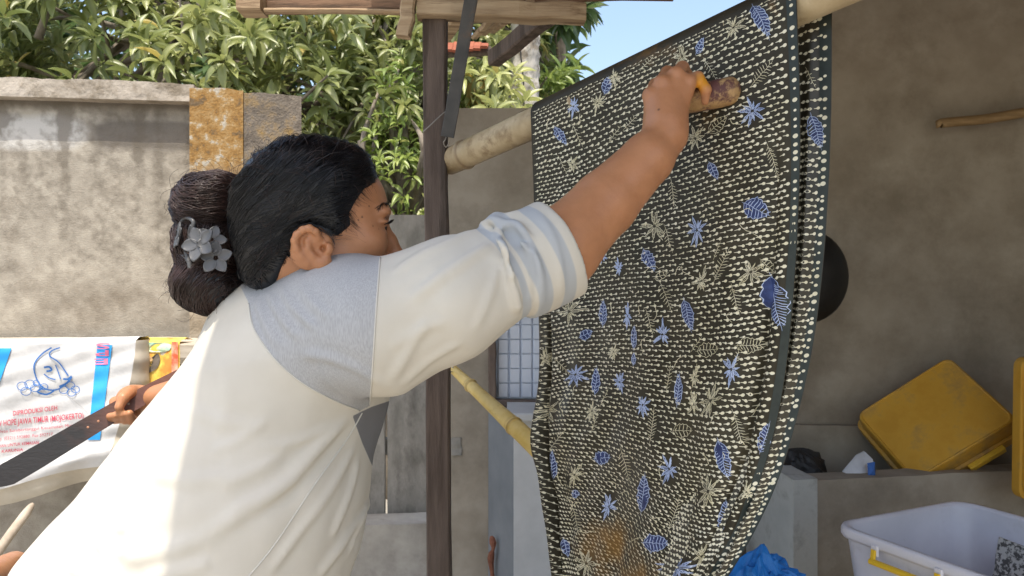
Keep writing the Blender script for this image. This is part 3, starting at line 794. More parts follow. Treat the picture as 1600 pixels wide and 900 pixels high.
def ff(U, v):
    s = lambda a, b: np.clip((v-a)/(b-a), 0, 1)
    d = -.020*np.exp(-((U-.05-.01*v)/.013)**2)*s(.2, .45) + .010*np.exp(-((U-.02)/.02)**2)*s(.2, .5)
    d = d - .016*np.exp(-((U-.925+.03*v)/.014)**2)*s(.12, .5) + .006*np.exp(-((U-.96)/.02)**2)*s(.1, .5)
    d = d - .010*np.exp(-((U-.80+.08*v)/.012)**2)*s(.55, .9)
    d = d + .012*np.sin(math.pi*2*(1.2*U+.15*v))*s(.2, .9) + .004*np.sin(math.pi*2*(3.4*U-.9*v))*s(.1, .6)
    d = d + .0035*np.sin(math.pi*2*(5*U+1.2*v+.8*np.sin(6*v)))*s(.3, .9)*np.clip(np.abs(U-.5)*3, 0, 1)
    d = d + .0022*np.sin(math.pi*2*(7*U+2.5*v+.6*np.sin(9*v)))*s(.05, .4)
    return d
def edge_t(x, sgn):
    """where along the pole the cloth edge lies, measured on the cloth side"""
    lo_, hi_ = 0., 1.2
    for _ in range(40):
        m_ = (lo_+hi_)/2
        if proj(PA+(PB-PA)*m_ + (PR+.0045)*(math.sin(1.35)*sgn*pside + math.cos(1.35)*pup))[0] < x: lo_ = m_
        else: hi_ = m_
    return lo_
def hung(t, sgn, rows):
    Y0 = (PA+(PB-PA)*t + (PR+.0045)*(math.sin(1.35)*sgn*pside))[1]
    return [(x, y, Y0+dy) for x, y, dy in rows]
tL, tR = edge_t(829, 1), edge_t(1244, 1)
FL = hung(tL, 1, [(833, 285, .003), (836, 385, 0), (841, 485, -.005), (843, 585, -.015), (836, 685, -.03), (856, 780, -.04), (870, 880, -.05), (880, 990, -.05)])
FR = hung(tR, 1, [(1250, 140, 0), (1251, 290, .004), (1243, 440, .012), (1227, 590, .025), (1197, 735, .04), (1152, 845, .055), (1096, 945, .07), (1040, 1050, .09)])
NU, NV, WR = 150, 260, 10
GF = panel_grid(FL, FR, tL, tR, True, NU, NV, ff, WR)
def fb(U, v): return -.004 + .006*np.sin(2*math.pi*(2*U+.4*v)) - .012*np.exp(-((U-.95)/.012)**2)*min(1, v*4)
tLb, tRb = edge_t(833, -1), edge_t(1302, -1)
BL = hung(tLb, -1, [(836, 285, 0), (840, 385, 0), (845, 485, 0), (847, 585, -.01), (846, 685, -.02), (862, 780, -.03), (876, 880, -.04), (886, 990, -.05)])
BR = hung(tRb, -1, [(1300, 170, 0), (1294, 310, 0), (1282, 450, 0), (1262, 580, 0), (1222, 730, .0), (1176, 835, .0), (1114, 940, .01), (1054, 1050, .02)])
GB = panel_grid(BL, BR, tLb, tRb, False, NU, NV, fb, WR)
def normals(G):
    du = np.gradient(G, axis=1); dv = np.gradient(G, axis=0); n = np.cross(dv, du); n /= np.linalg.norm(n, axis=2, keepdims=True)+1e-9
    n *= np.where((n @ np.array([0, -1, 0.]))[..., None].mean() < 0, -1, 1)
    return n
def grid_faces(nv, nu):
    ix = np.arange(nv*nu).reshape(nv, nu)
    return np.stack([ix[:-1, :-1], ix[1:, :-1], ix[1:, 1:], ix[:-1, 1:]], -1).reshape(-1, 4)
def sampler(G, N):
    nv, nu, _ = G.shape
    def S(u, v, off):
        x = np.clip(np.asarray(u)*(nu-1), 0, nu-1.001); y = np.clip(WR + np.asarray(v)*(nv-1-WR), 0, nv-1.001)
        i = x.astype(int); j = y.astype(int); fx = (x-i)[..., None]; fy = (y-j)[..., None]
        bl = lambda A: (A[j, i]*(1-fx)+A[j, i+1]*fx)*(1-fy) + (A[j+1, i]*(1-fx)+A[j+1, i+1]*fx)*fy
        return bl(G) + bl(N)*off
    return S
NF, NB = normals(GF), normals(GB)
SF, SB = sampler(GF, NF), sampler(GB, NB)
def stain_of(p):
    q = proj(p); x, y = q[:, 0], q[:, 1]
    s = np.exp(-(((x-948)/45)**2+((y-850)/38)**2)) + .8*np.exp(-(((x-1010)/60)**2+((y-905)/30)**2)) + .35*np.exp(-(((x-1100)/30)**2+((y-190)/60)**2)) + .45*np.exp(-(((x-1010)/110)**2+((y-85)/25)**2)) + .5*np.exp(-(((x-1205)/10)**2+((y-10)/16)**2))
    return s*(.75+.5*vnoise(p, 35))
def wet_of(p):
    q = proj(p); x, y = q[:, 0], q[:, 1]
    w = np.exp(-(((x-880)/70)**2+((y-600)/150)**2)) + .8*np.exp(-(((x-1285)/30)**2+((y-250)/160)**2)) + .6*np.exp(-(((x-940)/60)**2+((y-760)/80)**2))
    return np.clip(w*(.8+.5*vnoise(p, 14)), 0, 1)
M['batik'] = mk('batik_ground', (.026, .022, .013), (.042, .036, .022), 9, rough=.5, bump=.25, bscale=420, c3=(.062, .052, .030), s3=5, w3=(.5, .7), spec=.25, bdist=.0008)
overlay(M['batik'], 'stain', (.20, .105, .025), .55, 1.25, fac=.9, noise=.75, nscale=95)
_n = M['batik'].node_tree.nodes; _l = M['batik'].node_tree.links
_a = _n.new('ShaderNodeAttribute'); _a.attribute_name = 'wet'
_l.new(_a.outputs['Fac'], _n['Principled BSDF'].inputs['Coat Weight']); _n['Principled BSDF'].inputs['Coat Roughness'].default_value = .32
M['wax_dot'] = mk('undyed_dot', (.70, .65, .46), (.80, .76, .60), 20, rough=.55, bump=0, spec=.4)
overlay(M['wax_dot'], 'stain', (.42, .22, .05), .15, .9, fac=.8)
M['print_blue'] = mk('print_blue', (.016, .026, .095), (.04, .065, .19), 60, rough=.5, bump=0)
M['print_sky'] = mk('print_sky', (.36, .45, .68), (.52, .60, .80), 60, rough=.5, bump=0)
M['print_cream'] = mk('print_cream', (.68, .62, .40), (.80, .75, .56), 60, rough=.5, bump=0)

cl = thing('batik_cloth', g0(P(1050, 0, 1.3)), 'black patterned cloth with cream dots and blue leaves hung over the thick bamboo', 'cloth')
obj('front_panel', (GF.reshape(-1, 3), grid_faces(NV, NU)), M['batik'], cl, smooth=True, attrs={'stain': stain_of(GF.reshape(-1, 3)), 'wet': wet_of(GF.reshape(-1, 3))})
obj('back_panel', (GB.reshape(-1, 3), grid_faces(NV, NU)), M['batik'], cl, smooth=True, attrs={'stain': np.zeros(NU*NV), 'wet': np.full(NU*NV, .5)})

# motifs: column, row, kind, colour, length (photo px), turn (degrees, 90 = upright), slimness
MOT = [(1188, 28, 'leaf', 'b', 54, -62, .42), (876, 211, 'leaf', 'b', 32, -55, .38), (1177, 172, 'star', 'b', 50, 80, .8), (1114, 268, 'leaf', 'b', 28, -60, .45), (1182, 325, 'leaf', 'b', 40, -25, .8),
 (1090, 357, 'star', 'b', 50, 90, .6), (1015, 407, 'leaf', 'b', 36, -60, .45), (968, 418, 'star', 'b', 32, 90, .5), (1212, 472, 'leaf', 'b', 78, -80, .34), (1075, 492, 'leaf', 'b', 48, -75, .34), (943, 490, 'leaf', 'b', 38, 90, .28),
 (981, 495, 'star', 'b', 38, 90, .4), (1035, 521, 'star', 'b', 46, 90, .7), (992, 526, 'leaf', 'b', 34, 90, .22), (899, 586, 'star', 'b', 42, 90, .9), (931, 597, 'leaf', 'b', 40, 88, .3), (969, 598, 'star', 'b', 34, 90, .6), (1062, 607, 'leaf', 'b', 48, 88, .24),
 (1143, 577, 'star', 'b', 60, 80, .6), (916, 522, 'leaf', 'b', 22, 30, .6), (1005, 632, 'star', 'b', 40, 90, .6), (1196, 686, 'leaf', 'b', 46, 75, .45), (1130, 716, 'leaf', 'b', 58, -78, .34), (943, 714, 'leaf', 'b', 24, 10, .85), (1005, 772, 'leaf', 'b', 56, 88, .34),
 (1046, 734, 'star', 'b', 52, 90, .7), (951, 790, 'star', 'b', 44, 70, .7), (1132, 808, 'leaf', 'b', 52, 88, .4), (1025, 848, 'leaf', 'b', 38, 0, .7), (862, 728, 'leaf', 'b', 44, 90, .3), (884, 856, 'leaf', 'b', 28, -70, .5), (1060, 886, 'star', 'b', 46, 70, .9), (897, 166, 'star', 'b', 36, 80, .6),
 (947, 132, 'leaf', 'b', 26, 80, .5), (900, 772, 'leaf', 'b', 12, 0, .9), (1093, 72, 'leaf', 'b', 26, 70, .4), (1048, 258, 'leaf', 'b', 24, 75, .45), (940, 400, 'star', 'b', 26, 90, .6), (918, 395, 'star', 'b', 18, 90, .7), (990, 560, 'leaf', 'b', 18, 90, .3),
 (1190, 118, 'leaf', 'c', 46, 52, .45), (1085, 216, 'star', 'c', 52, 80, .8), (1120, 195, 'leaf', 'c', 36, 45, .5), (1050, 300, 'leaf', 'c', 42, -80, .35), (1022, 352, 'star', 'c', 48, 85, .8), (1046, 372, 'leaf', 'c', 40, -70, .38), (1127, 418, 'leaf', 'c', 56, 68, .32), (1096, 437, 'star', 'c', 50, 80, .6),
 (1172, 424, 'star', 'c', 52, 60, .9), (1200, 416, 'leaf', 'c', 34, -35, .5), (1208, 250, 'leaf', 'c', 62, -68, .26), (1040, 462, 'leaf', 'c', 46, -65, .4), (1148, 468, 'leaf', 'c', 44, -72, .38), (1172, 541, 'leaf', 'c', 42, 5, .55), (1108, 548, 'leaf', 'c', 34, 10, .6), (1015, 502, 'leaf', 'c', 38, -72, .4), (1020, 666, 'leaf', 'c', 54, 85, .3),
 (1112, 627, 'star', 'c', 56, 70, .6), (1086, 632, 'star', 'c', 44, 85, .4), (977, 728, 'leaf', 'c', 50, -70, .4), (897, 742, 'star', 'c', 40, 60, .8), (1106, 768, 'star', 'c', 56, 70, .7), (1055, 803, 'leaf', 'c', 54, 75, .34), (1165, 768, 'star', 'c', 40, 60, .6), (900, 812, 'leaf', 'c', 44, -75, .32), (916, 880, 'star', 'c', 46, 80, .9),
 (1153, 668, 'leaf', 'c', 54, -75, .32), (1066, 88, 'star', 'c', 42, 80, .7), (1111, 110, 'leaf', 'c', 38, -55, .35), (1148, 42, 'star', 'c', 48, 75, .7), (985, 190, 'leaf', 'c', 32, 50, .4), (902, 212, 'leaf', 'c', 36, -62, .26), (935, 160, 'star', 'c', 34, 75, .7), (1068, 672, 'leaf', 'c', 30, 5, .7), (1090, 540, 'leaf', 'c', 24, 60, .4),
 (878, 572, 'leaf', 'c', 36, -40, .35), (890, 488, 'star', 'c', 46, 80, .9), (950, 345, 'leaf', 'c', 30, 85, .3), (960, 210, 'leaf', 'c', 30, 60, .4), (880, 260, 'leaf', 'c', 30, -60, .35), (895, 255, 'star', 'c', 30, 80, .7), (945, 620, 'leaf', 'c', 26, 70, .3), (930, 660, 'leaf', 'c', 30, 75, .3), (960, 550, 'star', 'c', 30, 80, .6), (1045, 590, 'leaf', 'c', 40, 85, .3),
 (1095, 868, 'star', 'c', 46, 60, .8), (1085, 590, 'star', 'c', 36, 80, .7), (925, 640, 'star', 'c', 34, 80, .7), (860, 640, 'star', 'c', 44, 80, .9), (852, 560, 'star', 'c', 34, 80, .8), (868, 690, 'leaf', 'c', 36, 60, .4), (1150, 560, 'leaf', 'c', 30, 80, .3), (1120, 390, 'leaf', 'c', 26, 75, .35), (960, 120, 'star', 'c', 30, 70, .7), (1010, 100, 'leaf', 'c', 26, 50, .4), (1035, 430, 'leaf', 'c', 22, 30, .5)]
MOTB = [(1277, 205, 'leaf', 'b', 52, -70, .45), (1268, 118, 'leaf', 'c', 30, -60, .4)]
GPX = proj(GF); GPXB = proj(GB)
def locate(x, y, GPx):
    d = (GPx[WR:, :, 0]-x)**2 + (GPx[WR:, :, 1]-y)**2
    k = int(np.argmin(d)); j, i = divmod(k, GPx.shape[1])
    return i/(NU-1), j/(NV-1-WR), math.sqrt(d.ravel()[k])
def jac(S, u, v):
    e = .004
    a = proj(S(np.array([u-e, u+e]), np.array([v, v]), 0)); b = proj(S(np.array([u, u]), np.array([v-e, v+e]), 0))
    return np.linalg.inv(np.stack([(a[1]-a[0])/(2*e), (b[1]-b[0])/(2*e)], 1))
LINES = {'b': [], 'c': []}; FILLS = []
rm = np.random.default_rng(4)
def ribbon(S, uv0, J, pts, w, key, off=.0011):
    pts = np.asarray(pts, float) + rm.normal(0, .35, (len(pts), 2)); t = np.gradient(pts, axis=0); t /= np.linalg.norm(t, axis=1, keepdims=True)+1e-9
    n = np.stack([-t[:, 1], t[:, 0]], 1); ww = w*np.sin(np.linspace(.5, math.pi-.35, len(pts)))[:, None]
    q = np.concatenate([pts-n*ww, pts+n*ww]); d = q @ J.T
    V = S(uv0[0]+d[:, 0], uv0[1]+d[:, 1], off); m = len(pts)
    LINES[key].append((V, [(i, i+1, m+i+1, m+i) for i in range(m-1)]))
def fill(S, uv0, J, pts, off=.0006):
    pts = np.vstack([[pts.mean(0)], pts]); d = pts @ J.T; V = S(uv0[0]+d[:, 0], uv0[1]+d[:, 1], off); m = len(pts)
    FILLS.append((V, [(0, i, i % (m-1)+1) for i in range(1, m)]))
mask_list = []
def motif(S, GPx, x, y, kind, c, size, ang, slim, scale=1.0):
    u, v, err = locate(x, y, GPx)
    if err > 14: return
    J = jac(S, u, v); a_ = math.radians(ang)
    # image rows run downwards
    e1 = np.array([math.cos(a_), -math.sin(a_)]); e2 = np.array([math.sin(a_), math.cos(a_)])
    h = size/2; w = h*slim
    to = lambda p: np.asarray(p)[:, :1]*e1 + np.asarray(p)[:, 1:]*e2
    mask_list.append((x, y, e1, h*(.95 if c == 'b' else .80), max(w, 4)*(1.0 if kind == 'leaf' else .62)))
    lw = .55 if c == 'b' else .42
    if kind == 'leaf':
        t = np.linspace(-1, 1, 15); prof = w*(1-np.abs(t)**2.2)**.8*(1-.25*t)
        prof = prof*(1+.12*np.cos(t*17+rm.random()*6))*(1+.06*rm.normal(size=15))
        o1 = np.stack([t*h, prof], 1); o2 = np.stack([t*h, -prof], 1)
        if c == 'b': fill(S, (u, v), J, to(np.vstack([o1, o2[::-1]])))
        if c == 'b' or slim > .45:
            ribbon(S, (u, v), J, to(o1), lw, c); ribbon(S, (u, v), J, to(o2), lw, c)
        ribbon(S, (u, v), J, to(np.stack([t*h*1.18, 1.2*np.sin(t*2)], 1)), lw*.8, c)
        nb = max(3, int(size/5.2))
        for q in np.linspace(-.78, .82, nb):
            ww = w*(1-abs(q)**2.2)**.8*(1-.25*q)*.92
            for sg in (-1, 1):
                tt = np.linspace(0, 1, 5)
                ribbon(S, (u, v), J, to(np.stack([q*h + tt*h*.26 - tt**2*h*.10 + rm.normal(0, .4), sg*ww*tt**.8], 1)), lw*(.9+.3*rm.random()), c)
    else:
        npet = 10
        for k in range(npet):
            an = 2*math.pi*k/npet + rm.normal(0, .14); L_ = h*(.55+.62*rm.random())
            d1 = np.array([math.cos(an), slim*math.sin(an)]); d2 = np.array([-math.sin(an), math.cos(an)*max(slim, .5)])
            tt = np.linspace(.12, 1, 7); pw_ = L_*.085*np.sin(np.pi*tt**.9)*(1+.25*rm.normal(size=7))
            l1 = tt[:, None]*L_*d1 + pw_[:, None]*d2; l2 = tt[:, None]*L_*d1 - pw_[:, None]*d2
            if c == 'b': fill(S, (u, v), J, to(np.vstack([l1, l2[::-1]])))
            ribbon(S, (u, v), J, to(l1), lw, c); ribbon(S, (u, v), J, to(l2), lw, c)
            ribbon(S, (u, v), J, to(np.stack([tt*L_*d1[0]*1.05, tt*L_*d1[1]*1.05], 1)), lw*.6, c)
            for q in ((.3, .5, .7) if k % 2 else (.45,)):
                cc = (q*L_)*d1; a2 = np.linspace(-1.2, 1.2, 5)
                ribbon(S, (u, v), J, to(np.stack([cc[0]+L_*.14*np.cos(a2)*d1[0]+L_*.12*np.sin(a2)*d2[0], cc[1]+L_*.14*np.cos(a2)*d1[1]+L_*.12*np.sin(a2)*d2[1]], 1)), lw*.6, c)
for q in MOT: motif(SF, GPX, *q)
nmask = len(mask_list)
for q in MOTB: motif(SB, GPXB, *q)
# a few curling stems
for q in range(46):
    x = 850+rm.random()*360; y = 120+rm.random()*760
    u, v, err = locate(x, y, GPX)
    if err > 6: continue
    J = jac(SF, u, v); tt = np.linspace(0, 1, 9); a_ = rm.random()*6.28; L_ = 14+14*rm.random()
    crv = np.stack([L_*(tt-.5), 5*np.sin(tt*4+rm.random())], 1); R_ = np.array([[math.cos(a_), -math.sin(a_)], [math.sin(a_), math.cos(a_)]])
    ribbon(SF, (u, v), J, crv @ R_.T, .5, 'c')
obj('printed_outlines', join(*LINES['c']), M['print_cream'], cl, kind='stuff')
obj('printed_outlines', join(*LINES['b']), M['print_sky'], cl, kind='stuff')
obj('printed_leaves', join(*FILLS), M['print_blue'], cl, kind='stuff')

def tadpoles(S, rows, cols, masks, seed, u0=.012, u1=.985):
    r = np.random.default_rng(seed)
    T = []
    for j in range(rows):
        for i in range(cols):
            u = u0+(u1-u0)*(i+.5*(j % 2)+.25+r.normal(0, .05))/cols; v = (j+.5+r.normal(0, .08))/rows
            if u < u1: T.append((u, v))
    T = np.array(T)
    wn_ = vnoise(np.stack([T[:, 0]*5, T[:, 1]*7, T[:, 0]*0+seed], -1)); wm_ = vnoise(np.stack([T[:, 0]*5, T[:, 1]*7, T[:, 0]*0+seed+9.5], -1))
    T[:, 1] = np.clip(T[:, 1]+.010*wn_*np.sin(np.clip(T[:, 1], 0, 1)*math.pi), 0, 1); T[:, 0] = np.clip(T[:, 0]+.012*wm_*np.sin(T[:, 0]*math.pi), 0, u1)
    p = S(T[:, 0], T[:, 1], 0); px = proj(p); ok = np.ones(len(T), bool)
    for (x, y, e1, h, w) in masks:
        d = px-np.array([x, y]); a = d @ e1; b = d @ np.array([-e1[1], e1[0]])
        ok &= ((a/h)**2 + (b/w)**2) > 1
    T = T[ok]; p = p[ok]; n = len(T)
    # local metric
    e = .003
    du = np.linalg.norm(S(T[:, 0]+e, T[:, 1], 0)-S(T[:, 0]-e, T[:, 1], 0), axis=1)/(2*e) + 1e-6
    dv = np.linalg.norm(S(T[:, 0], T[:, 1]+e, 0)-S(T[:, 0], T[:, 1]-e, 0), axis=1)/(2*e) + 1e-6
    pu = (u1-u0)/cols*du; pv = dv/rows
    R = np.minimum(pv*.265, .0025)*(.75+.45*r.random(n)); Lt = pu*.64*(.85+.25*r.random(n)); tw_ = R*.19
    sl = r.normal(0, .10, n) + .38*np.clip((T[:, 1]-.42)/.35, 0, 1)*np.clip((1-T[:, 0])*3, 0, 1)
    loc = []
    for k in range(8):
        an = math.pi*2*k/8 + math.pi/8
        loc.append((R*1.15*np.cos(an), R*np.sin(an)))
    loc += [(-R*1.5, tw_*1.5), (-R*1.5, -tw_*1.5), (-Lt, tw_*.8), (-Lt, -tw_*.8)]
    V = np.zeros((n, 12, 3))
    for k, (x, y) in enumerate(loc):
        V[:, k] = S(T[:, 0] + (x+Lt*.42)/du, T[:, 1] + (y + sl*x)/dv, .0007)
    tmpl = [(0, 1, 2, 3), (0, 3, 4, 7), (4, 5, 6, 7), (3, 8, 9, 4), (8, 10, 11, 9)]
    F = (np.array(tmpl)[None] + (np.arange(n)*12)[:, None, None]).reshape(-1, 4)
    V = V.reshape(-1, 3)
    return V, F
td = tadpoles(SF, 128, 42, mask_list[:nmask], 6, .012, .962)
obj('printed_dots', td, M['wax_dot'], cl, kind='stuff', attrs={'stain': stain_of(td[0])})
td = tadpoles(SB, 104, 36, mask_list[nmask:], 9, .5, .975)
obj('printed_dots', td, M['wax_dot'], cl, kind='stuff', attrs={'stain': np.zeros(len(td[0]))})
# selvedge: dark hem with one row of round dots
for S, u0 in ((SF, .985), (SB, .985)):
    vv = np.clip((np.arange(84)+.5+rm.normal(0, .14, 84))/84*.99, 0, 1); gs = []
    R = .0027*(.65+.6*rm.random(84))
    V = np.zeros((84, 10, 3))
    dU = np.linalg.norm(S(np.full(84, u0), vv, 0)-S(np.full(84, u0-.01), vv, 0), axis=1)/.01; dV = np.linalg.norm(S(np.full(84, u0), vv+.004, 0)-S(np.full(84, u0), vv, 0), axis=1)/.004
    for k in range(10):
        an = 2*math.pi*k/10
        V[:, k] = S(np.clip(u0+R*1.2*np.cos(an)/dU, 0, 1), vv+R*np.sin(an)/dV, .0009)
    F = [tuple(range(q*10, q*10+10)) for q in range(84)]
    obj('selvedge_dots', (V.reshape(-1, 3), F), M['wax_dot'], cl, kind='stuff', attrs={'stain': np.zeros(840)})
M['hem'] = mk('hem_band', (.020, .028, .026), (.035, .045, .040), 30, rough=.45, bump=.2, bscale=300, bdist=.0006)
for S in (SF, SB):
    vv = np.linspace(0, 1, 120); V = np.concatenate([S(np.full(120, .972), vv, .0005), S(np.full(120, .998), vv, .0005)])
    obj('hem', (V, [(i, i+1, 121+i, 120+i) for i in range(119)]), M['hem'], cl)
# ---------------------------------------------------------------- sacks on the rail by the garden wall
M['sack_white'] = mk('woven_sack', (.50, .497, .49), (.58, .575, .57), 8, rough=.6, bump=.5, bscale=26, c3=(.42, .405, .38), s3=4, w3=(.58, .75), spec=.3, bdist=.006)
M['sack_back'] = mk('sack_inside', (.40, .36, .29), (.50, .45, .37), 8, rough=.8, bump=.4, bscale=30)
M['ink_blue'] = mk('ink_blue', (.02, .30, .72), (.04, .36, .78), 10, rough=.55, bump=.2, bscale=30)
M['ink_line'] = mk('ink_line_blue', (.03, .13, .38), rough=.6, bump=0)
M['ink_red'] = mk('ink_red', (.50, .05, .09), rough=.6, bump=0)
SY = 2.66
rail = thing('rail', g0(P(100, 0, 2.74)), 'weathered rail behind the hanging sacks in front of the garden wall', 'rail')
obj('rail_ledge', beam(P(-120, 547, 2.74)+np.array([0, .13, 0]), P(352, 546, 2.80)+np.array([0, .09, 0]), .34, .055, n=10, jit=.002, seed=4), mk('rail_grey', (.42, .36, .28), (.56, .50, .41), 6, rough=.9, bump=.4, stretch=(1, 6, 6)), rail)  # bar deepened to a ledge so the wall below falls in shade
for x in (-90, 290):
    b_ = P(x, 570, 2.75); obj('leg', beam(g0(b_), b_, .06, .06, up=(0, 1, 0), n=6, jit=.002, seed=x+100), M['wood_post'], rail)
def sack_front(s, t):
    """s across 0..1, t down 0..1 -> point on the hanging front"""
    s = np.asarray(s, float); t = np.asarray(t, float)
    xl = -70; xr = 212 - 47*t**1.5
    x = xl + (xr-xl)*s; y = 538 - 6*s + (232-34*s**1.3)*t + 6*np.sin(s*5+1)*t
    Y = SY - .035*np.sin(np.clip(t*1.15, 0, 1)*math.pi*.5) - .012*np.sin(s*7+t*3)*t + .006*np.sin(s*19-t*8) + .003*np.sin(t*37+s*11) - .03*np.exp(-((t-.92)/.1)**2)
    Y = Y + .0035*vnoise(np.stack([s*14, t*14, s*0+3.3], -1))
    return np.stack([(x-800)/FPX*Y, Y, CAM_H-(y-450)/FPX*Y], -1)
sk = thing('feed_sack', g0(P(70, 0, SY)), 'white printed feed sack with blue stripes draped over the rail', 'sack')
ns, nt_ = 60, 60
s_, t_ = np.meshgrid(np.linspace(0, 1, ns), np.linspace(0, 1, nt_)); G = sack_front(s_, t_)
# over the rail top, a turned side and rolled bottom
top = [G[0] + np.array([0, .03, .012]), G[0] + np.array([0, .09, .010]), G[0] + np.array([0, .13, -.02])]
obj('front_cloth', (np.concatenate([np.stack(top[::-1]), G]).reshape(-1, 3), grid_faces(nt_+3, ns)), M['sack_white'], sk, smooth=True)
ed = G[:, -1]; tt = np.linspace(0, 1, nt_)[:, None]
side = np.stack([ed, ed+np.array([.012, .012, 0]), ed+np.array([.02, .05, 0])*np.array([1, 1, 1])+tt*np.array([.055, .0, -.01]), ed+np.array([.0, .11, 0])+tt*np.array([.085, 0, .0])], 1)
obj('turned_side', (side.reshape(-1, 3), grid_faces(nt_, 4)), M['sack_back'], sk, smooth=True)
bo = G[-1]; ss = np.linspace(0, 1, ns)[:, None]
wv_ = np.sin(ss*9)*np.array([0, .006, .004])
bot = np.stack([bo, bo+np.array([0, .006, -.004]), bo+np.array([0, .018, -.03])+wv_, bo+np.array([0, .030, -.066])+wv_+ss*np.array([-.02, 0, .012]), bo+np.array([0, .034, -.070])+wv_+ss*np.array([-.02, 0, .012])], 0)
obj('rolled_hem', (bot.reshape(-1, 3), grid_faces(5, ns)), M['sack_back'], sk, smooth=True)
bk = G + np.array([0, .15, -.02])
obj('back_cloth', (bk.reshape(-1, 3), grid_faces(nt_, ns)[:, ::-1]), M['sack_back'], sk, smooth=True)
def sack_inv(x, y):
    """print position from survey"""
    t = np.full(np.shape(x), .5); s = np.full(np.shape(x), .5)
    for _ in range(8):
        t = (y - 538 + 6*s - 6*np.sin(s*5+1)*t)/(232-34*np.clip(s, 0, 2)**1.3); xr = 212-47*np.clip(t, 0, 2)**1.5
        s = (x+70)/(xr+70)
    return s, t
def sack_print(pts, off):
    pts = np.asarray(pts, float); s, t = sack_inv(pts[:, 0], pts[:, 1]); return sack_front(s, t) + np.array([0, -off, 0])
def stripe(x0a, x0b, x1a, x1b, y0, y1):
    a = np.linspace(0, 1, 26); b = np.linspace(0, 1, 8); A, B = np.meshgrid(a, b, indexing='ij')
    X = (x0a*(1-A)+x1a*A)*(1-B) + (x0b*(1-A)+x1b*A)*B; Yp = y0+(y1-y0)*A
    return sack_print(np.stack([X.ravel(), Yp.ravel()], 1), .0035), grid_faces(26, 8)
obj('blue_stripe', stripe(153, 176, 138, 157, 539, 687), M['ink_blue'], sk)
obj('blue_stripe', stripe(-30, 19, -45, -4, 544, 610), M['ink_blue'], sk)
def sack_line(pts, w=1.0, n=30, closed=False):
    c = catmull(pts, n); t = np.gradient(c, axis=0); t /= np.linalg.norm(t, axis=1, keepdims=True)+1e-9
    nn = np.stack([-t[:, 1], t[:, 0]], 1); q = np.concatenate([c-nn*w, c+nn*w]); V = sack_print(q, .005)
    return V, [(i, i+1, n+i+1, n+i) for i in range(n-1)]
gl = [sack_line([(82, 543), (68, 552), (56, 566), (55, 580), (62, 598), (74, 608), (92, 608), (108, 596), (113, 588)], 1.1), sack_line([(95, 543), (82, 548), (79, 556), (92, 565), (102, 578), (108, 587)], 1.0),
      sack_line([(70, 574), (78, 573), (82, 578), (74, 580)], 1.5, 12), sack_line([(88, 570), (92, 580), (96, 592)], .9, 12), sack_line([(70, 584), (78, 590), (88, 593)], .9, 12), sack_line([(100, 592), (108, 592), (113, 588), (106, 598), (94, 604)], 1.6, 16), sack_line([(68, 606), (60, 612), (74, 616), (86, 610)], 1.3, 14)]
for (x, y, r_) in [(36, 603, 8), (48, 600, 8), (58, 598, 5), (42, 611, 8), (56, 606, 7), (70, 604, 6), (101, 609, 7), (111, 602, 7), (119, 608, 6.5), (113, 613, 7)]:
    a_ = np.linspace(0, 2*math.pi, 14); gl.append(sack_line(np.stack([x+r_*np.cos(a_), y+r_*.8*np.sin(a_)], 1), .55, 26))
obj('fish_drawing', join(*gl), M['ink_line'], sk, label='blue line drawing of a fish head and pellets')
def text_geo(txt, size, bold=False):
    cu = bpy.data.curves.new('lettering', 'FONT'); cu.body = txt; cu.size = size; cu.resolution_u = 3; cu.align_x = 'LEFT'
    if bold: cu.offset = size*.012
    o = bpy.data.objects.new('lettering', cu); COL.objects.link(o)
    bpy.context.view_layer.update()
    dg = bpy.context.evaluated_depsgraph_get(); me = o.evaluated_get(dg).to_mesh()
    V = np.array([v.co[:] for v in me.vertices]); F = [tuple(p.vertices) for p in me.polygons]
    o.evaluated_get(dg).to_mesh_clear(); bpy.data.objects.remove(o); bpy.data.curves.remove(cu)
    return V, F
def sack_text(txt, x, y, width, h, rise, bold=False, flip=False, mat='ink_red'):
    V, F = text_geo(txt, h*1.35, bold)
    ext = V[:, 0].max()-V[:, 0].min(); V[:, 0] = (V[:, 0]-V[:, 0].min())/ext
    vx, vy = V[:, 0], V[:, 1]
    if flip: vx = 1-vx; vy = h-vy
    pts = np.stack([x+width*vx, y - vy - rise*vx], 1)
    return obj('lettering', (sack_print(pts, .006), F), M[mat], sk)
sack_text('DIPRODUKSI OLEH', 22, 649, 69, 7.5, 9, True)
sack_text('NEW HOPE JAWA TIMUR (MOJOKERTO)', -14, 667, 146, 9.5, 14, True)
sack_text('Jl. Desa Sumbertanggul Kecamatan Mojosari', -10, 677, 140, 5, 12)
sack_text('Telp. (0321) 592880  Fax 592717', -8, 688, 92, 5, 8)
sack_text('BAHAN UNTUK KEMASAN', -8, 699, 70, 5, 6, True)
sack_text('PT. KARUNIA', -8, 708, 46, 5, 4, True)
M['ink_pink'] = mk('ink_pink', (.70, .17, .28), rough=.6, bump=0)
for q, (ch_, yy) in enumerate((('S', 546), ('P', 557), ('E', 570))):
    sack_text(ch_, 151.5+(-1.3*q), yy, 21, 9.5, .5, True, True, 'ink_pink')
obj('crease_shade', sack_line([(103, 613), (115, 624), (138, 643)], .5), mk('crease_shade_grey', (.40, .40, .40), rough=.8, bump=0), sk)  # shade of a fold drawn as a flat grey line

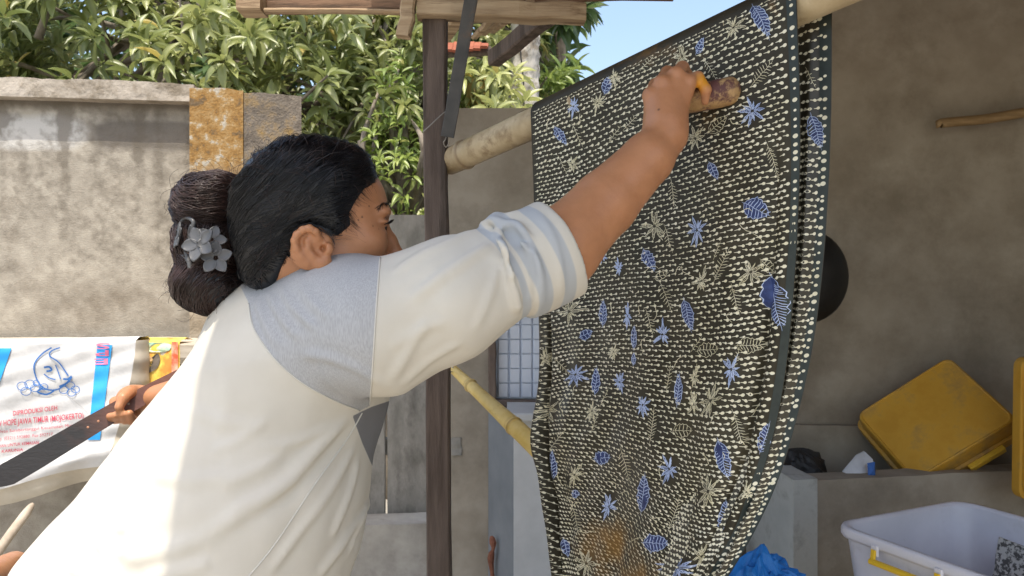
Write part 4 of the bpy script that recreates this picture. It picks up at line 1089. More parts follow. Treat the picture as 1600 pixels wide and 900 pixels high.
sk2 = thing('printed_sack', g0(P(245, 0, 2.72)), 'yellow and orange printed sack on the rail beside the white one', 'sack')
m2 = mk('sack_yellow', (.78, .50, .07), (.86, .66, .14), 14, rough=.6, bump=.3, bscale=40, c3=(.75, .26, .05), s3=9, w3=(.52, .62))
def s2(x, y):
    x = np.asarray(x, float); y = np.asarray(y, float)
    Y = 2.72 - .02*np.sin((y-533)/140*2.2) + .004*np.sin(x*.2+y*.07)
    return np.stack([(x-800)/FPX*Y, Y, CAM_H-(y-450)/FPX*Y], -1)
X, Yp = np.meshgrid(np.linspace(196, 281, 24), np.linspace(534, 668, 30)); Yq = Yp + (X-196)*.0
G2 = s2(X, Yq); 
obj('front_cloth', (np.concatenate([(G2[0]+np.array([0, .12, .0]))[None], (G2[0]+np.array([0, .06, .012]))[None], G2]).reshape(-1, 3), grid_faces(32, 24)), m2, sk2, smooth=True)
def patch2(poly, mat, name, off=.004, lab=None):
    poly = np.asarray(poly, float); c = catmull(np.vstack([poly, poly[:1]]), 28)[:-1]; c = np.vstack([c.mean(0)[None], c]); V = s2(c[:, 0], c[:, 1])+np.array([0, -off, 0])
    obj(name, (V, [(0, i, i % 27+1) for i in range(1, 28)]), mat, sk2, label=lab)
patch2([(208, 552), (222, 560), (234, 562), (246, 552), (251, 560), (246, 575), (230, 584), (210, 588), (200, 570)], mk('print_dark', (.10, .085, .07), (.2, .16, .12), 40, rough=.6, bump=0), 'printed_picture', lab='dark heart-shaped printed picture')
patch2([(222, 560), (234, 556), (240, 562), (230, 566)], mk('print_tan', (.6, .4, .2), rough=.6, bump=0), 'printed_picture', .006)
patch2([(198, 536), (262, 536), (264, 548), (240, 550), (215, 548), (198, 550)], mk('print_pale', (.72, .70, .42), (.35, .62, .5), 30, rough=.6, bump=0), 'printed_band')
obj('red_border', (np.concatenate([s2(np.full(20, 269), np.linspace(534, 600, 20)), s2(np.full(20, 279), np.linspace(534, 604, 20))])+np.array([0, -.005, 0]), [(i, i+1, 21+i, 20+i) for i in range(19)]), mk('print_red', (.72, .12, .05), (.85, .5, .35), 30, rough=.6, bump=0), sk2)
obj('white_hem', (np.concatenate([s2(np.linspace(196, 280, 20), np.full(20, 650)), s2(np.linspace(196, 280, 20), np.full(20, 668))])+np.array([0, -.005, 0]), [(i, i+1, 21+i, 20+i) for i in range(19)]), mk('print_white', (.75, .72, .62), (.8, .6, .15), 12, rough=.6, bump=0), sk2)

obj('wooden_stick', tube(catmull([P(52, 786, 2.5), P(38, 806, 2.48), P(14, 838, 2.44), P(-30, 900, 2.38), P(-110, 1000, 2.3)], 16), [.004, .010, .013, .015, .016, .016, .016, .016, .016, .016, .016, .016, .016, .016, .016, .016], 8),
    mk('stick_grey', (.36, .29, .22), (.52, .45, .36), 20, rough=.85, bump=.3), smooth=True, label='pale pointed stick leaning at the lower left below the sack', cat='stick')

# ---------------------------------------------------------------- things in the washhouse
tub0, tub1 = P(1241, 0, 2.36), P(1760, 0, 2.52); tz = P(0, 752, 2.36)[2]
tr = thing('concrete_trough', g0(tub0), 'grey concrete trough below the tilted yellow crate', 'trough')
M['cement_lit'] = mk('cement_lit', (.40, .41, .39), (.52, .53, .50), 5, rough=.85, bump=.3, bscale=30, c3=(.30, .30, .28), s3=5)  # lit look of the trough's side put into a paler cement
fr_ = slab((g0(tub0), g0(tub1)), ((*tub0[:2], tz), (*tub1[:2], tz+.012)), .09, (20, 8), .0015, 3, .002)
obj('front_wall', fr_, M['cement_mid'], tr)
lf0 = P(1166, 0, 2.72)
V = slab((g0(lf0), g0(tub0)+np.array([-.004, -.004, 0])), ((*lf0[:2], tz+.004), (tub0[0]-.004, tub0[1]-.004, tz+.006)), .08, (8, 8), .0015, 4, .002)
obj('side_wall', V, M['cement_lit'], tr, label='side wall of the trough, coloured paler as its lit side')
obj('water', (np.array([[tub0[0]+.05, tub0[1]+.05, tz-.10], [tub1[0], tub1[1]+.02, tz-.10], [tub1[0], 2.7, tz-.10], [tub0[0]-.1, 2.75, tz-.10]]), [(0, 1, 2, 3)]), mk('trough_bed', (.03, .03, .028), rough=.25, bump=0), tr)
obj('rust_stain', (np.array([P(1203, 742, 2.55), P(1238, 750, 2.40), P(1262, 747, 2.42), P(1250, 742, 2.52)])+np.array([0, 0, .012]), [(0, 1, 2, 3)]), mk('rust_stain', (.16, .09, .055), (.26, .20, .14), 30, rough=.9, bump=.2), tr)

# tilted yellow crate
M['crate'] = mk('crate_yellow', (.52, .265, .025), (.64, .36, .045), 7, rough=.55, bump=.12, bscale=60, c3=(.30, .18, .06), s3=7, w3=(.48, .68), spec=.35)
def crate(name, C, ex, ey, w, h, d, label, holes=True):
    """upturned tray: base panel towards us, stepped rim behind"""
    ex = nrm(ex); ey = np.asarray(ey, float); ey = nrm(ey-ex*(ex @ ey)); ez = np.cross(ex, ey)
    if ez[1] < 0: ez = -ez
    root = thing(name, C-np.array([0, 0, h*.6]), label, 'crate')
    def ring(sw, sh, z, r_=.03, n=6):
        pts = []
        for (sx, sy, a0) in ((1, 1, 0), (-1, 1, 90), (-1, -1, 180), (1, -1, 270)):
            for q in range(n+1):
                a_ = math.radians(a0+90*q/n); pts.append(C + ex*(sx*(sw/2-r_)+r_*math.cos(a_)) + ey*(sy*(sh/2-r_)+r_*math.sin(a_)) + ez*z)
        return pts
    def loft(rings, cap0=False, cap1=False):
        n = len(rings[0]); V = [p for r_ in rings for p in r_]; F = []
        for i in range(len(rings)-1):
            for k in range(n): F.append((i*n+k, i*n+(k+1) % n, (i+1)*n+(k+1) % n, (i+1)*n+k))
        if cap0: F.append(tuple(range(n))[::-1])
        if cap1: F.append(tuple(range((len(rings)-1)*n, len(rings)*n)))
        return np.array(V), F
    obj('body', loft([ring(w*.90, h*.90, .004), ring(w*.92, h*.92, 0), ring(w*.945, h*.945, .004), ring(w*.96, h*.96, .018), ring(w*.97, h*.97, d*.62), ring(w*.97, h*.97, d*.95)], True, True), M['crate'], root, smooth=False)
    obj('rim', loft([ring(w*.975, h*.975, d*.60), ring(w*1.03, h*1.03, d*.62), ring(w*1.035, h*1.035, d*.66), ring(w*1.035, h*1.035, d*.97), ring(w*1.02, h*1.02, d), ring(w*.98, h*.98, d)]), M['crate'], root)
    hm = mk('crate_bright', (.62, .38, .03), (.70, .44, .04), 6, rough=.5, bump=.05) if 'crate_bright' not in bpy.data.materials else bpy.data.materials['crate_bright']
    for sx, sy in ((0, -1),):
        c = C + ey*sy*h*.53 + ez*d*.8 + ex*w*.12
        obj('handle', beam(c-ex*w*.16, c+ex*w*.16, .022, .03, up=ez, n=2, jit=0), hm, root)
    return root
A_, B_, Cc, D_ = P(1354, 645, 2.70), P(1490, 550, 2.64), P(1578, 662, 2.42), P(1412, 752, 2.48)
ctr = (A_+B_+Cc+D_)/4
crate('yellow_crate', ctr, (B_-A_)+(Cc-D_), (A_-D_)+(B_-Cc), .40, .33, .11, 'dirty yellow plastic crate tilted on edge in the trough')
crate('yellow_crate', P(1694, 676, 2.2), np.array([1, .05, 0]), np.array([.02, -.02, 1.]), .30, .42, .09, 'yellow plastic crate standing upright at the right edge')

# crumpled paper, dark bag, pan, stick
def crumple(name, C, r, n, seed, mat, label, cat, flat=1.0, rough=.25):
    rr = np.random.default_rng(seed); V = []; F = []
    nu_, nv_ = n, n//2
    for j in range(nv_+1):
        th = math.pi*j/nv_
        for i in range(nu_):
            ph = 2*math.pi*i/nu_; d = np.array([math.sin(th)*math.cos(ph), math.sin(th)*math.sin(ph), math.cos(th)])
            k = 1 + rough*float(vnoise(d*2.2+seed)) + rough*.6*abs(float(vnoise(d*5+seed*2))) + rough*.3*float(vnoise(d*11+seed))
            V.append(np.asarray(C) + d*np.asarray(r)*k*np.array([1, 1, flat if d[2] > 0 else .4]))
    for j in range(nv_):
        for i in range(nu_): F.append((j*nu_+i, (j+1)*nu_+i, (j+1)*nu_+(i+1) % nu_, j*nu_+(i+1) % nu_))
    return obj(name, (np.array(V), F), mat, label=label, cat=cat)
pp = thing('paper_packet', P(1345, 745, 2.5), 'crumpled white and blue packet beside the tilted yellow crate', 'packet')
wv = np.array([P(1318, 738, 2.46), P(1340, 712, 2.52), P(1352, 706, 2.54), P(1364, 718, 2.50), P(1366, 744, 2.45), P(1340, 746, 2.44)])
def sheet(poly, n_=np.array([0, .012, 0])):
    c = poly.mean(0)+np.array([0, -.012, 0]); m = len(poly); V = np.vstack([c[None], poly, poly+n_]); F = [(0, i+1, (i+1) % m+1) for i in range(m)]
    F += [(i+1, m+1+i, m+1+(i+1) % m, (i+1) % m+1) for i in range(m)] + [tuple(range(2*m, m, -1))]
    return V, F
obj('paper', sheet(wv), mk('paper_white', (.62, .64, .66), (.74, .76, .78), 20, rough=.7, bump=.4, bscale=60), pp)
obj('blue_corner', sheet(np.array([P(1356, 724, 2.44), P(1367, 722, 2.44), P(1368, 744, 2.43), P(1357, 744, 2.43)]), np.array([0, .004, 0])), mk('paper_blue', (.05, .14, .42), rough=.6, bump=0), pp)
crumple('dark_bag', P(1246, 744, 2.6), (.105, .08, .085), 40, 5, mk('bag_black', (.018, .018, .019), (.035, .034, .034), 8, rough=.5, bump=.2), 'black rumpled bag on the corner of the trough', 'bag', 1.0, .18)
crumple('blue_bag', P(1194, 972, 1.75), (.105, .09, .16), 56, 9, mk('bag_blue', (.012, .15, .50), (.02, .19, .58), 5, rough=.45, bump=.2, bscale=40), 'bright blue plastic bag below the cloth beside the trough', 'bag', 1.0, .22)
st_ = P(1194, 972, 1.75); 
obj('side_table', join(beam((st_[0]-.16, 1.75, st_[2]-.11), (st_[0]+.16, 1.75, st_[2]-.11), .3, .03), *[beam((st_[0]+sx*.13, 1.75+sy*.11, 0), (st_[0]+sx*.13, 1.75+sy*.11, st_[2]-.12), .04, .04, up=(0, 1, 0)) for sx in (-1, 1) for sy in (-1, 1)]), M['wood_grey'], label='low wooden table under the blue plastic bag', cat='table')
# frying pan hanging on the wall behind the cloth: shallow dish seen from its rounded back
pc = P(1262, 432, 2.72); Vp = []; Fp = []; nr = 40
prof_ = [(.001, -.055), (.05, -.052), (.09, -.042), (.125, -.024), (.148, -.002), (.153, .003), (.150, .006), (.12, -.015), (.06, -.043), (.001, -.047)]
for (rr_, yy_) in prof_:
    for k in range(nr):
        a_ = 2*math.pi*k/nr; Vp.append(pc + np.array([rr_*math.cos(a_), yy_, rr_*1.12*math.sin(a_)]))
for j in range(len(prof_)-1):
    for k in range(nr): Fp.append((j*nr+k, j*nr+(k+1) % nr, (j+1)*nr+(k+1) % nr, (j+1)*nr+k))
wk = thing('iron_pan', pc, 'black round pan hanging on the wall behind the cloth edge', 'pan')
obj('bowl', (np.array(Vp), Fp), mk('pan_black', (.008, .008, .008), (.018, .017, .016), 10, rough=.45, bump=.1), wk, smooth=True)
for sx in (-1, 1):
    obj('handle', tube(catmull([pc+np.array([.03*sx-.02, 0, .165]), pc+np.array([.03*sx-.02, 0, .185]), pc+np.array([-.02, 0, .2])], 8), .005, 6), bpy.data.materials['pan_black'], wk)
obj('wall_stick', tube(catmull([P(1470, 195, 2.70), P(1474, 192, 2.70), P(1540, 186, 2.69), P(1606, 175, 2.67), P(1700, 160, 2.64)], 20), np.concatenate([[.010, .015], np.linspace(.017, .019, 18)]), 10),
    mk('stick_brown', (.22, .14, .06), (.32, .21, .10), 12, rough=.7, bump=.2, stretch=(1, 6, 6)), smooth=True, label='thin brown bamboo stick fixed across the washhouse wall', cat='stick')

# white storage box with yellow handles
bx_ = thing('storage_box', g0(P(1480, 0, 1.62)), 'white plastic storage box with a yellow handle in the lower right', 'box')
M['tub'] = mk('tub_white', (.60, .60, .66), (.68, .68, .745), 6, rough=.34, bump=.04, bscale=20, spec=.5, c3=(.48, .47, .49), s3=9, w3=(.6, .75))
M['handle_yellow'] = mk('handle_yellow', (.72, .46, .015), (.78, .50, .02), 6, rough=.4, bump=0)
F0, F1, F2 = P(1318, 816, 1.75), P(1548, 786, 1.98), P(1535, 892, 1.44)
rimz = (F0[2]+F1[2])/2
ex = np.array([F1[0]-F0[0], F1[1]-F0[1], 0]); ey = np.array([F2[0]-F0[0], F2[1]-F0[1], 0])
W_, D2 = .46, .40
ex = nrm(ex); ey = nrm(ey-ex*(ex @ ey))
# box corner at F0, one side runs away along ex, the other towards us along ey
C0 = np.array([F0[0], F0[1], rimz]) + ex*W_/2 + ey*D2/2 + np.array([-.025, 0, .006])
def rring(sw, sh, z, r_=.05, n=6):
    pts = []
    for (sx, sy, a0) in ((1, 1, 0), (-1, 1, 90), (-1, -1, 180), (1, -1, 270)):
        for q in range(n+1):
            a_ = math.radians(a0+90*q/n); pts.append(C0 + ex*(sx*(sw/2-r_)+r_*math.cos(a_)) + ey*(sy*(sh/2-r_)+r_*math.sin(a_)) + np.array([0, 0, z]))
    return pts
def loft(rings, cap=None):
    n = len(rings[0]); V = [p for r_ in rings for p in r_]; F = []
    for i in range(len(rings)-1):
        for k in range(n): F.append((i*n+k, i*n+(k+1) % n, (i+1)*n+(k+1) % n, (i+1)*n+k))
    if cap is not None: F.append(tuple(range(cap*n, cap*n+n)))
    return np.array(V), F
obj('box_shell', loft([rring(W_*.80, D2*.80, -.285), rring(W_*.82, D2*.82, -.29), rring(W_*.84, D2*.84, -.28), rring(W_*.955, D2*.955, -.04), rring(W_*.96, D2*.96, -.03), rring(W_*.96, D2*.96, -.018)], 0), M['tub'], bx_, smooth=True)
obj('box_inside', loft([rring(W_*.94, D2*.94, -.004), rring(W_*.935, D2*.935, -.03), rring(W_*.82, D2*.82, -.27), rring(W_*.78, D2*.78, -.28)], 3), M['tub'], bx_, smooth=True)
obj('rim', loft([rring(W_*.958, D2*.958, -.020), rring(W_*1.0, D2*1.0, -.022), rring(W_*1.012, D2*1.012, -.016), rring(W_*1.012, D2*1.012, -.004), rring(W_*1.0, D2*1.0, .003), rring(W_*.96, D2*.96, .003), rring(W_*.938, D2*.938, -.006)]), M['tub'], bx_, smooth=True)
hc = C0 - ex*W_*.497 - ey*D2*.02
hd = -ex
hp = [hc - ey*.075 + np.array([0, 0, -.022]), hc - ey*.075 + hd*.012 + np.array([0, 0, -.048]), hc + ey*.075 + hd*.012 + np.array([0, 0, -.048]), hc + ey*.075 + np.array([0, 0, -.022])]
obj('handle', join(beam(hp[0]+hd*.008, hp[1], .012, .007, up=ex, n=2, jit=0, ch=.002), beam(hp[1]-ey*.006, hp[2]+ey*.006, .013, .012, up=(0, 0, 1), n=4, jit=0, ch=.003), beam(hp[2], hp[3]+hd*.008, .012, .007, up=ex, n=2, jit=0, ch=.002)), M['handle_yellow'], bx_)
for sg in (-1, 1):
    c = hc + ey*.075*sg + hd*.004
    obj('handle_lug', beam(c+np.array([0, 0, -.012]), c+np.array([0, 0, -.036]), .018, .008, up=ex, n=1, jit=0, ch=.002), M['tub'], bx_)
sb = C0[2]-.29
obj('wooden_stool', join(beam(C0*np.array([1, 1, 0])+np.array([-.2, 0, sb-.018]), C0*np.array([1, 1, 0])+np.array([.2, 0, sb-.018]), .36, .032), *[beam(C0*np.array([1, 1, 0])+np.array([sx*.16, sy*.13, 0]), C0*np.array([1, 1, 0])+np.array([sx*.16, sy*.13, sb-.033]), .045, .045, up=(0, 1, 0)) for sx in (-1, 1) for sy in (-1, 1)]), M['wood_grey'], label='low wooden stool under the white storage box', cat='stool')
# folded patterned cloth inside it
fc = C0 + ex*.09 + ey*.02
fold = thing('folded_cloth', fc+np.array([0, 0, -.279]), 'folded grey patterned cloth standing in the white storage box', 'cloth')
mf = mk('grey_batik', (.10, .095, .09), (.56, .54, .50), 90, rough=.8, bump=.2, lo=.46, hi=.54)
for q in range(4):
    b0 = fc + ex*(.012*q) + np.array([0, 0, -.275]); obj('fold', beam(b0-ey*.0+ex*.0, b0+np.array([.05, 0, .235-.01*q]), .010, .16, up=ey, n=6, jit=.002, seed=q, ch=.003), mf, fold)
# ---------------------------------------------------------------- the woman
M['skin'] = mk('skin', (.40, .18, .086), (.49, .23, .115), 16, rough=.40, bump=.22, bscale=260, spec=.4, sss=.12, bdist=.0012)
overlay(M['skin'], 'dye', (.62, .27, .02), .35, .8)
overlay(M['skin'], 'lipped', (.26, .09, .07), .3, .8, fac=.7)
overlay(M['skin'], 'mark', (.06, .03, .02), .3, .8, fac=.85)
_n = M['skin'].node_tree.nodes; _l = M['skin'].node_tree.links
_z = _n.new('ShaderNodeTexNoise'); _z.inputs['Scale'].default_value = 55; _z.inputs['Detail'].default_value = 6
_m = _n.new('ShaderNodeMapRange'); _m.inputs['To Min'].default_value = .28; _m.inputs['To Max'].default_value = .56
_l.new(_z.outputs['Fac'], _m.inputs['Value']); _l.new(_m.outputs[0], _n['Principled BSDF'].inputs['Roughness'])
M['nail'] = mk('nail', (.55, .34, .26), rough=.25, bump=0)

# --- right arm and hand (raised)
EL = P(872, 392, 1.045); WRI = P(1040, 213, 1.122)
mcp = [P(1017, 150, 1.135), P(1034, 131, 1.130), P(1056, 118, 1.137), P(1075, 130, 1.140)]
pip = [P(1024, 133, 1.172), P(1043, 114, 1.172), P(1066, 106, 1.172), P(1090, 121, 1.146)]
dip = [P(1034, 152, 1.193), P(1056, 137, 1.196), P(1080, 127, 1.196), P(1103, 140, 1.138)]
tip = [P(1042, 170, 1.180), P(1062, 157, 1.186), P(1084, 148, 1.186), P(1102, 158, 1.150)]
fr_r = [(.0112, .0102, .0088, .0072), (.0118, .0108, .0092, .0075), (.0115, .0104, .009, .0073), (.0105, .0094, .0082, .0068)]
def f_hand(p):
    d = chain(p, [WRI, WRI+(P(1040, 182, 1.128)-WRI)*.6, P(1040, 172, 1.132)], [.0285, .029, .026], .02)
    for i in range(4):
        st = WRI + (mcp[i]-WRI)*.25
        d = smin(d, cone(p, st, mcp[i], .019, .0132), .011)
    for i in range(4):
        d = smin(d, cone(p, mcp[i], pip[i], fr_r[i][0]+.0005, fr_r[i][1]), .0035)
        d = smin(d, chain(p, [pip[i], dip[i], tip[i]], fr_r[i][1:], .004), .004)
    # knuckles
    for i in range(4):
        d = smin(d, np.linalg.norm(p-(mcp[i]+np.array([0, -.003, .001])), axis=1)-.0115, .005)
    th = [P(1026, 190, 1.142), P(1020, 172, 1.164), P(1024, 160, 1.186), P(1040, 158, 1.192)]
    d = smin(d, chain(p, th, [.017, .0135, .0115, .0085], .006), .012)
    return d
def f_rarm(p):
    d = f_hand(p)
    mid = P(945, 318, 1.085)
    fa = chain(p, [EL, mid, P(1012, 248, 1.108), WRI], [.0530, .0480, .0385, .0305], .008)
    d = smin(d, fa, .012)
    up = cone(p, P(600, 505, 1.06), EL, .055, .050)
    d = smin(d, up, .03)
    return d
# --- left arm, reaching back to hold the lath
LW = P(238, 622, 1.64); LE = P(400, 585, 1.50); LSH = P(500, 520, 1.34)
def f_larm(p):
    d = chain(p, [LSH, LE, LW], [.05, .042, .026], .03)
    d = smin(d, ell(p, P(210, 622, 1.645), (.040, .020, .030)), .018)
    # fingers pass under the lath and close on its front
    for i, (bx0, tx) in enumerate(((222, 206), (210, 196), (198, 184), (188, 176))):
        ch_ = [P(bx0-8, 628, 1.645), P(tx+4, 650+1.5*i, 1.632), P(tx, 657-1*i, 1.598), P(tx-4, 646+1.5*i, 1.578)]
        d = smin(d, chain(p, ch_, [.0125, .0108, .0095, .0082], .004), .004)
    th = [P(216, 614, 1.635), P(204, 612, 1.615), P(193, 622, 1.585), P(186, 636, 1.574)]
    d = smin(d, chain(p, th, [.016, .0135, .0115, .0095], .005), .008)
    return d

# --- head, in a frame that follows the face
HO = np.array([-.2614-.074*math.sin(math.radians(22)), 1.02+.074*math.cos(math.radians(22)), CAM_H + .0556])
psi = math.radians(22); HS = 1.05
HF = np.array([math.cos(psi), math.sin(psi), 0]); HL = np.array([-math.sin(psi), math.cos(psi), 0]); HU = np.array([0, 0, 1.])
HR = np.stack([HF, HL, HU], 1)          # local -> world columns
def hw_(l): return HO + HR @ (np.asarray(l, float)*HS)
def pitch(deg):
    a = math.radians(deg); return np.array([[math.cos(a), 0, -math.sin(a)], [0, 1, 0], [math.sin(a), 0, math.cos(a)]])
def f_cran(q):
    d = ell(q, (-.003, 0, .057), (.097, .073, .084))
    return smin(d, ell(q, (.034, 0, .064), (.063, .060, .066)), .02)
SIDE = -1
def earpt(x, y, out=0.0):
    Y = 1.012 - out
    w = P(x, y, Y); return HR.T @ (w-HO)/HS
ear_h = [earpt(*e) for e in ((503, 384, -.004), (497, 372, .006), (493, 362, .012), (484, 356.5, .015), (473, 359, .017), (464, 366, .018), (460, 376, .018), (463, 389, .016), (471, 401, .012), (482, 411, .008))]
ear_a = [earpt(*e) for e in ((486, 366, .007), (480, 377, .010), (481, 389, .010), (489, 400, .008), (500, 406, .004))]
def f_head(q):
    d = f_cran(q)
    m = q.copy(); m[:, 1] = np.abs(m[:, 1])
    d = smin(d, ell(q, (.048, 0, .002), (.050, .056, .070)), .02)
    d = smin(d, ell(m, (.062, .042, .010), (.028, .020, .022)), .02)
    d = smin(d, ell(m, (.086, .026, .053), (.014, .026, .010)), .014)
    d = smin(d, ell(q, (.050, 0, -.055), (.046, .045, .045)), .025)
    d = smin(d, ell(q, (.085, 0, -.088), (.017, .020, .016)), .02)
    d = smin(d, ell(m, (.012, .052, -.035), (.030, .016, .032)), .025)       # jaw angle
    # eye socket, ball, lids
    d = smax(d, -ell(m, (.101, .032, .035), (.016, .019, .012)), .010)
    ball = np.linalg.norm(m-np.array([.080, .032, .032]), axis=1)-.0130
    d = smin(d, ball, .003)
    d = smin(d, ell(m, (.0845, .033, .0390), (.0122, .018, .0050)), .003)     # upper lid
    d = smin(d, ell(m, (.0815, .033, .0235), (.0120, .016, .0035)), .004)
    # nose
    d = smin(d, chain(q, [np.array([.091, 0, .042]), np.array([.105, 0, .016]), np.array([.117, 0, -.008])], [.009, .0095, .0115], .008), .010)
    d = smin(d, ell(m, (.104, .0125, -.013), (.012, .008, .009)), .007)
    d = smin(d, ell(q, (.095, 0, -.047), (.012, .023, .0065)), .006)
    d = smin(d, ell(q, (.093, 0, -.058), (.012, .020, .0070)), .006)
    d = smax(d, -ell(q, (.107, 0, -.0525), (.010, .024, .0012)), .003)
    # ears (the near one surveyed, the far one its mirror)
    e = q.copy(); e[:, 1] = -np.abs(e[:, 1])
    dish = ell(e, earpt(487, 388, .004), (.026, .007, .030), pitch(-32))
    ear = smin(dish, ell(e, earpt(506, 410, .004), (.010, .006, .012)), .008)
    ear = smax(ear, -ell(e, earpt(497, 391, .016), (.011, .012, .013), pitch(-25)), .005)
    ear = smax(ear, -ell(e, earpt(474, 378, .018), (.006, .007, .016), pitch(-28)), .004)
    ear = smin(ear, chain(e, ear_h, [.004, .0042, .0044, .0046, .0046, .0046, .0046, .0046, .0044, .004], .003), .003)
    ear = smin(ear, chain(e, ear_a, [.0038, .004, .0042, .0042, .0036], .003), .003)
    ear = smin(ear, ell(e, earpt(513, 389, .004), (.007, .006, .008)), .004)
    ear = smax(ear, -ell(e, earpt(505, 388, .006), (.004, .010, .0045)), .002)
    return smin(d, ear, .005)
NB0 = HR.T @ (P(452, 545, 1.16) - HO)/HS
def f_headneck(p):
    q = (p-HO) @ HR/HS
    d = f_head(q)
    nk = econe(q, np.array([-.022, 0, -.015]), NB0, (.056, .054), (.062, .066), np.array([0, 1, 0]))
    return smin(d, nk, .022)*HS
# torso core under the shirt keeps the parts one body
def f_core(p):
    return econe(p, P(440, 545, 1.17), P(300, 900, 1.10), (.09, .14), (.12, .14), np.array([0, 1, 0]))
def f_bodyall(p):
    return np.minimum(smin(f_headneck(p), f_core(p), .03), np.minimum(f_rarm(p), f_larm(p)))

wm = thing('person', g0(P(250, 0, 1.1)), 'woman in a white and grey shirt leaning forward to paint the hanging cloth', 'person')
parts_ = []
parts_.append(sdf_mesh(f_headneck, HO+np.array([-.17, -.11, -.20]), HO+np.array([.16, .15, .17]), .0021))
parts_.append(sdf_mesh(f_rarm, P(590, 640, 1.0)*np.array([1, 1, 1])+np.array([0, -.06, 0]), np.array([.34, 1.26, CAM_H+.36]), .0030))
parts_.append(sdf_mesh(f_larm, np.array([P(150, 0, 1.66)[0]-.02, 1.24, CAM_H-.42]), np.array([P(520, 0, 1.34)[0]+.08, 1.75, CAM_H+.06]), .0036))
parts_.append(sdf_mesh(f_core, np.array([-.72, .85, CAM_H-.62]), np.array([-.12, 1.4, CAM_H+.12]), .012))
V = np.concatenate([a for a, b in parts_]); off = np.cumsum([0]+[len(a) for a, b in parts_]); F = np.concatenate([b+o_ for (a, b), o_ in zip(parts_, off)])
dye = np.clip(1.25-np.linalg.norm(V-(pip[3]+dip[3]*1.2)/2.2, axis=1)/.022, 0, 1)
ql = (V-HO) @ HR/HS
lip = np.exp(-(((ql[:, 0]-.105)/.012)**2 + (ql[:, 1]/.02)**2 + ((ql[:, 2]+.052)/.010)**2))
mark = np.zeros(len(V))
for (x, y, Y, r_) in ((1029, 171, 1.10, .0017), (1053, 160, 1.105, .0012), (566, 339, 1.04, .0013), (583, 353, 1.05, .0012), (560, 344, 1.04, .001), (577, 322, 1.04, .0012), (592, 358, 1.06, .0009)):
    c = march(f_rarm if x > 700 else f_headneck, x, y)
    if c is not None: mark += np.exp(-(np.linalg.norm(V-c, axis=1)/(r_*1.6))**2)
body = obj('body', (V, F), M['skin'], wm, smooth=True, attrs={'dye': dye, 'lipped': lip, 'mark': mark})
# eyes, brows, lashes
M['eye'] = mk('eye', (.05, .035, .03), rough=.12, bump=0); M['iris'] = mk('iris', (.02, .012, .008), rough=.1, bump=0)
M['brow'] = mk('brow_hair', (.012, .010, .010), rough=.5, bump=0)
for sg in (-1, 1):
    c = hw_((.0812, .032*sg, .032)); nu_, nv_ = 20, 12; Vv = []; Fv = []
    for j in range(nv_+1):
        for i in range(nu_):
            th = math.pi*j/nv_; ph = 2*math.pi*i/nu_; Vv.append(c+HR @ (np.array([math.cos(th), math.sin(th)*math.cos(ph), math.sin(th)*math.sin(ph)])*.0130))
    for j in range(nv_):
        for i in range(nu_): Fv.append((j*nu_+i, (j+1)*nu_+i, (j+1)*nu_+(i+1) % nu_, j*nu_+(i+1) % nu_))
    eo = obj('eye', (np.array(Vv), Fv), M['eye'], wm, smooth=True)
    iv = [c+HR @ np.array([.0131+.0008, 0, 0])] + [c+HR @ np.array([.0122, .0058*math.cos(a_), .0058*math.sin(a_)]) for a_ in np.linspace(0, 2*math.pi, 17)[:-1]]
    obj('iris', (np.array(iv), [(0, i, i % 16+1) for i in range(1, 17)]), M['iris'], eo, smooth=True)
    r = np.random.default_rng(3+sg); pa = []; ra_ = []
    for k in range(140):                                                   # eyebrow
        t = r.random(); b0 = np.array([.094-.020*t**2, sg*(.012+.036*t), .058+.006*math.sin(t*2.6)-.004*t]) + r.normal(0, .0022, 3)
        dd = np.array([-.1, sg*1.0, .35-.7*t]); pa.append([hw_(b0+dd*.007*u_+np.array([.001+.0006*math.sin(u_*3), 0, 0])) for u_ in np.linspace(0, 1, 4)]); ra_.append([.0003, .0003, .00025, .0001])
    pa = np.array(pa); sh = pa.shape; pa = settle(f_headneck, pa.reshape(-1, 3), .0012).reshape(sh)
    obj('eyebrow', strands(pa, np.array(ra_)), M['brow'], wm, smooth=True)
    pa = []; ra_ = []
    for k in range(46):                                                    # lashes
        t = k/45; b0 = np.array([.0955-.010*(t-.35)**2*2, sg*(.022+.024*t), .0375-.005*(t-.4)**2])
        dd = np.array([.9, sg*(t-.3)*.8, .1]); pa.append([hw_(b0+dd*.0095*u_+np.array([0, 0, .005*u_*u_])) for u_ in np.linspace(0, 1, 5)]); ra_.append([.0008, .0007, .0006, .0004, .0001])
    obj('eyelashes', strands(np.array(pa), np.array(ra_)), M['brow'], wm)

# --- shirt
SH = P(560, 486, 1.03)
sl_ax = [P(596, 508, 1.02), P(700, 467, 1.01), P(785, 427, 1.02), P(848, 404, 1.035), P(893, 372, 1.055)]
cuff_n = nrm(P(905, 366, 1.06)-P(810, 412, 1.028))
CE = P(874, 388, 1.046)
def ringcap(p, c, ax, R, r, tilt=0):
    q = p-c; s = q @ ax; rad = np.sqrt(np.maximum((q*q).sum(1)-s*s, 0))
    return np.sqrt((rad-R)**2 + s*s)-r
def f_torso(p):
    n2 = np.array([0, 1, 0])
    t = [P(446, 528, 1.18), P(452, 600, 1.16), P(372, 790, 1.12), P(272, 975, 1.08), P(205, 1120, 1.06)]
    rr = [(.095, .155), (.142, .182), (.184, .190), (.218, .205), (.215, .20)]
    d = None
    for i in range(4):
        c = econe(p, t[i], t[i+1], rr[i], rr[i+1], n2); d = c if d is None else smin(d, c, .05)
    return d
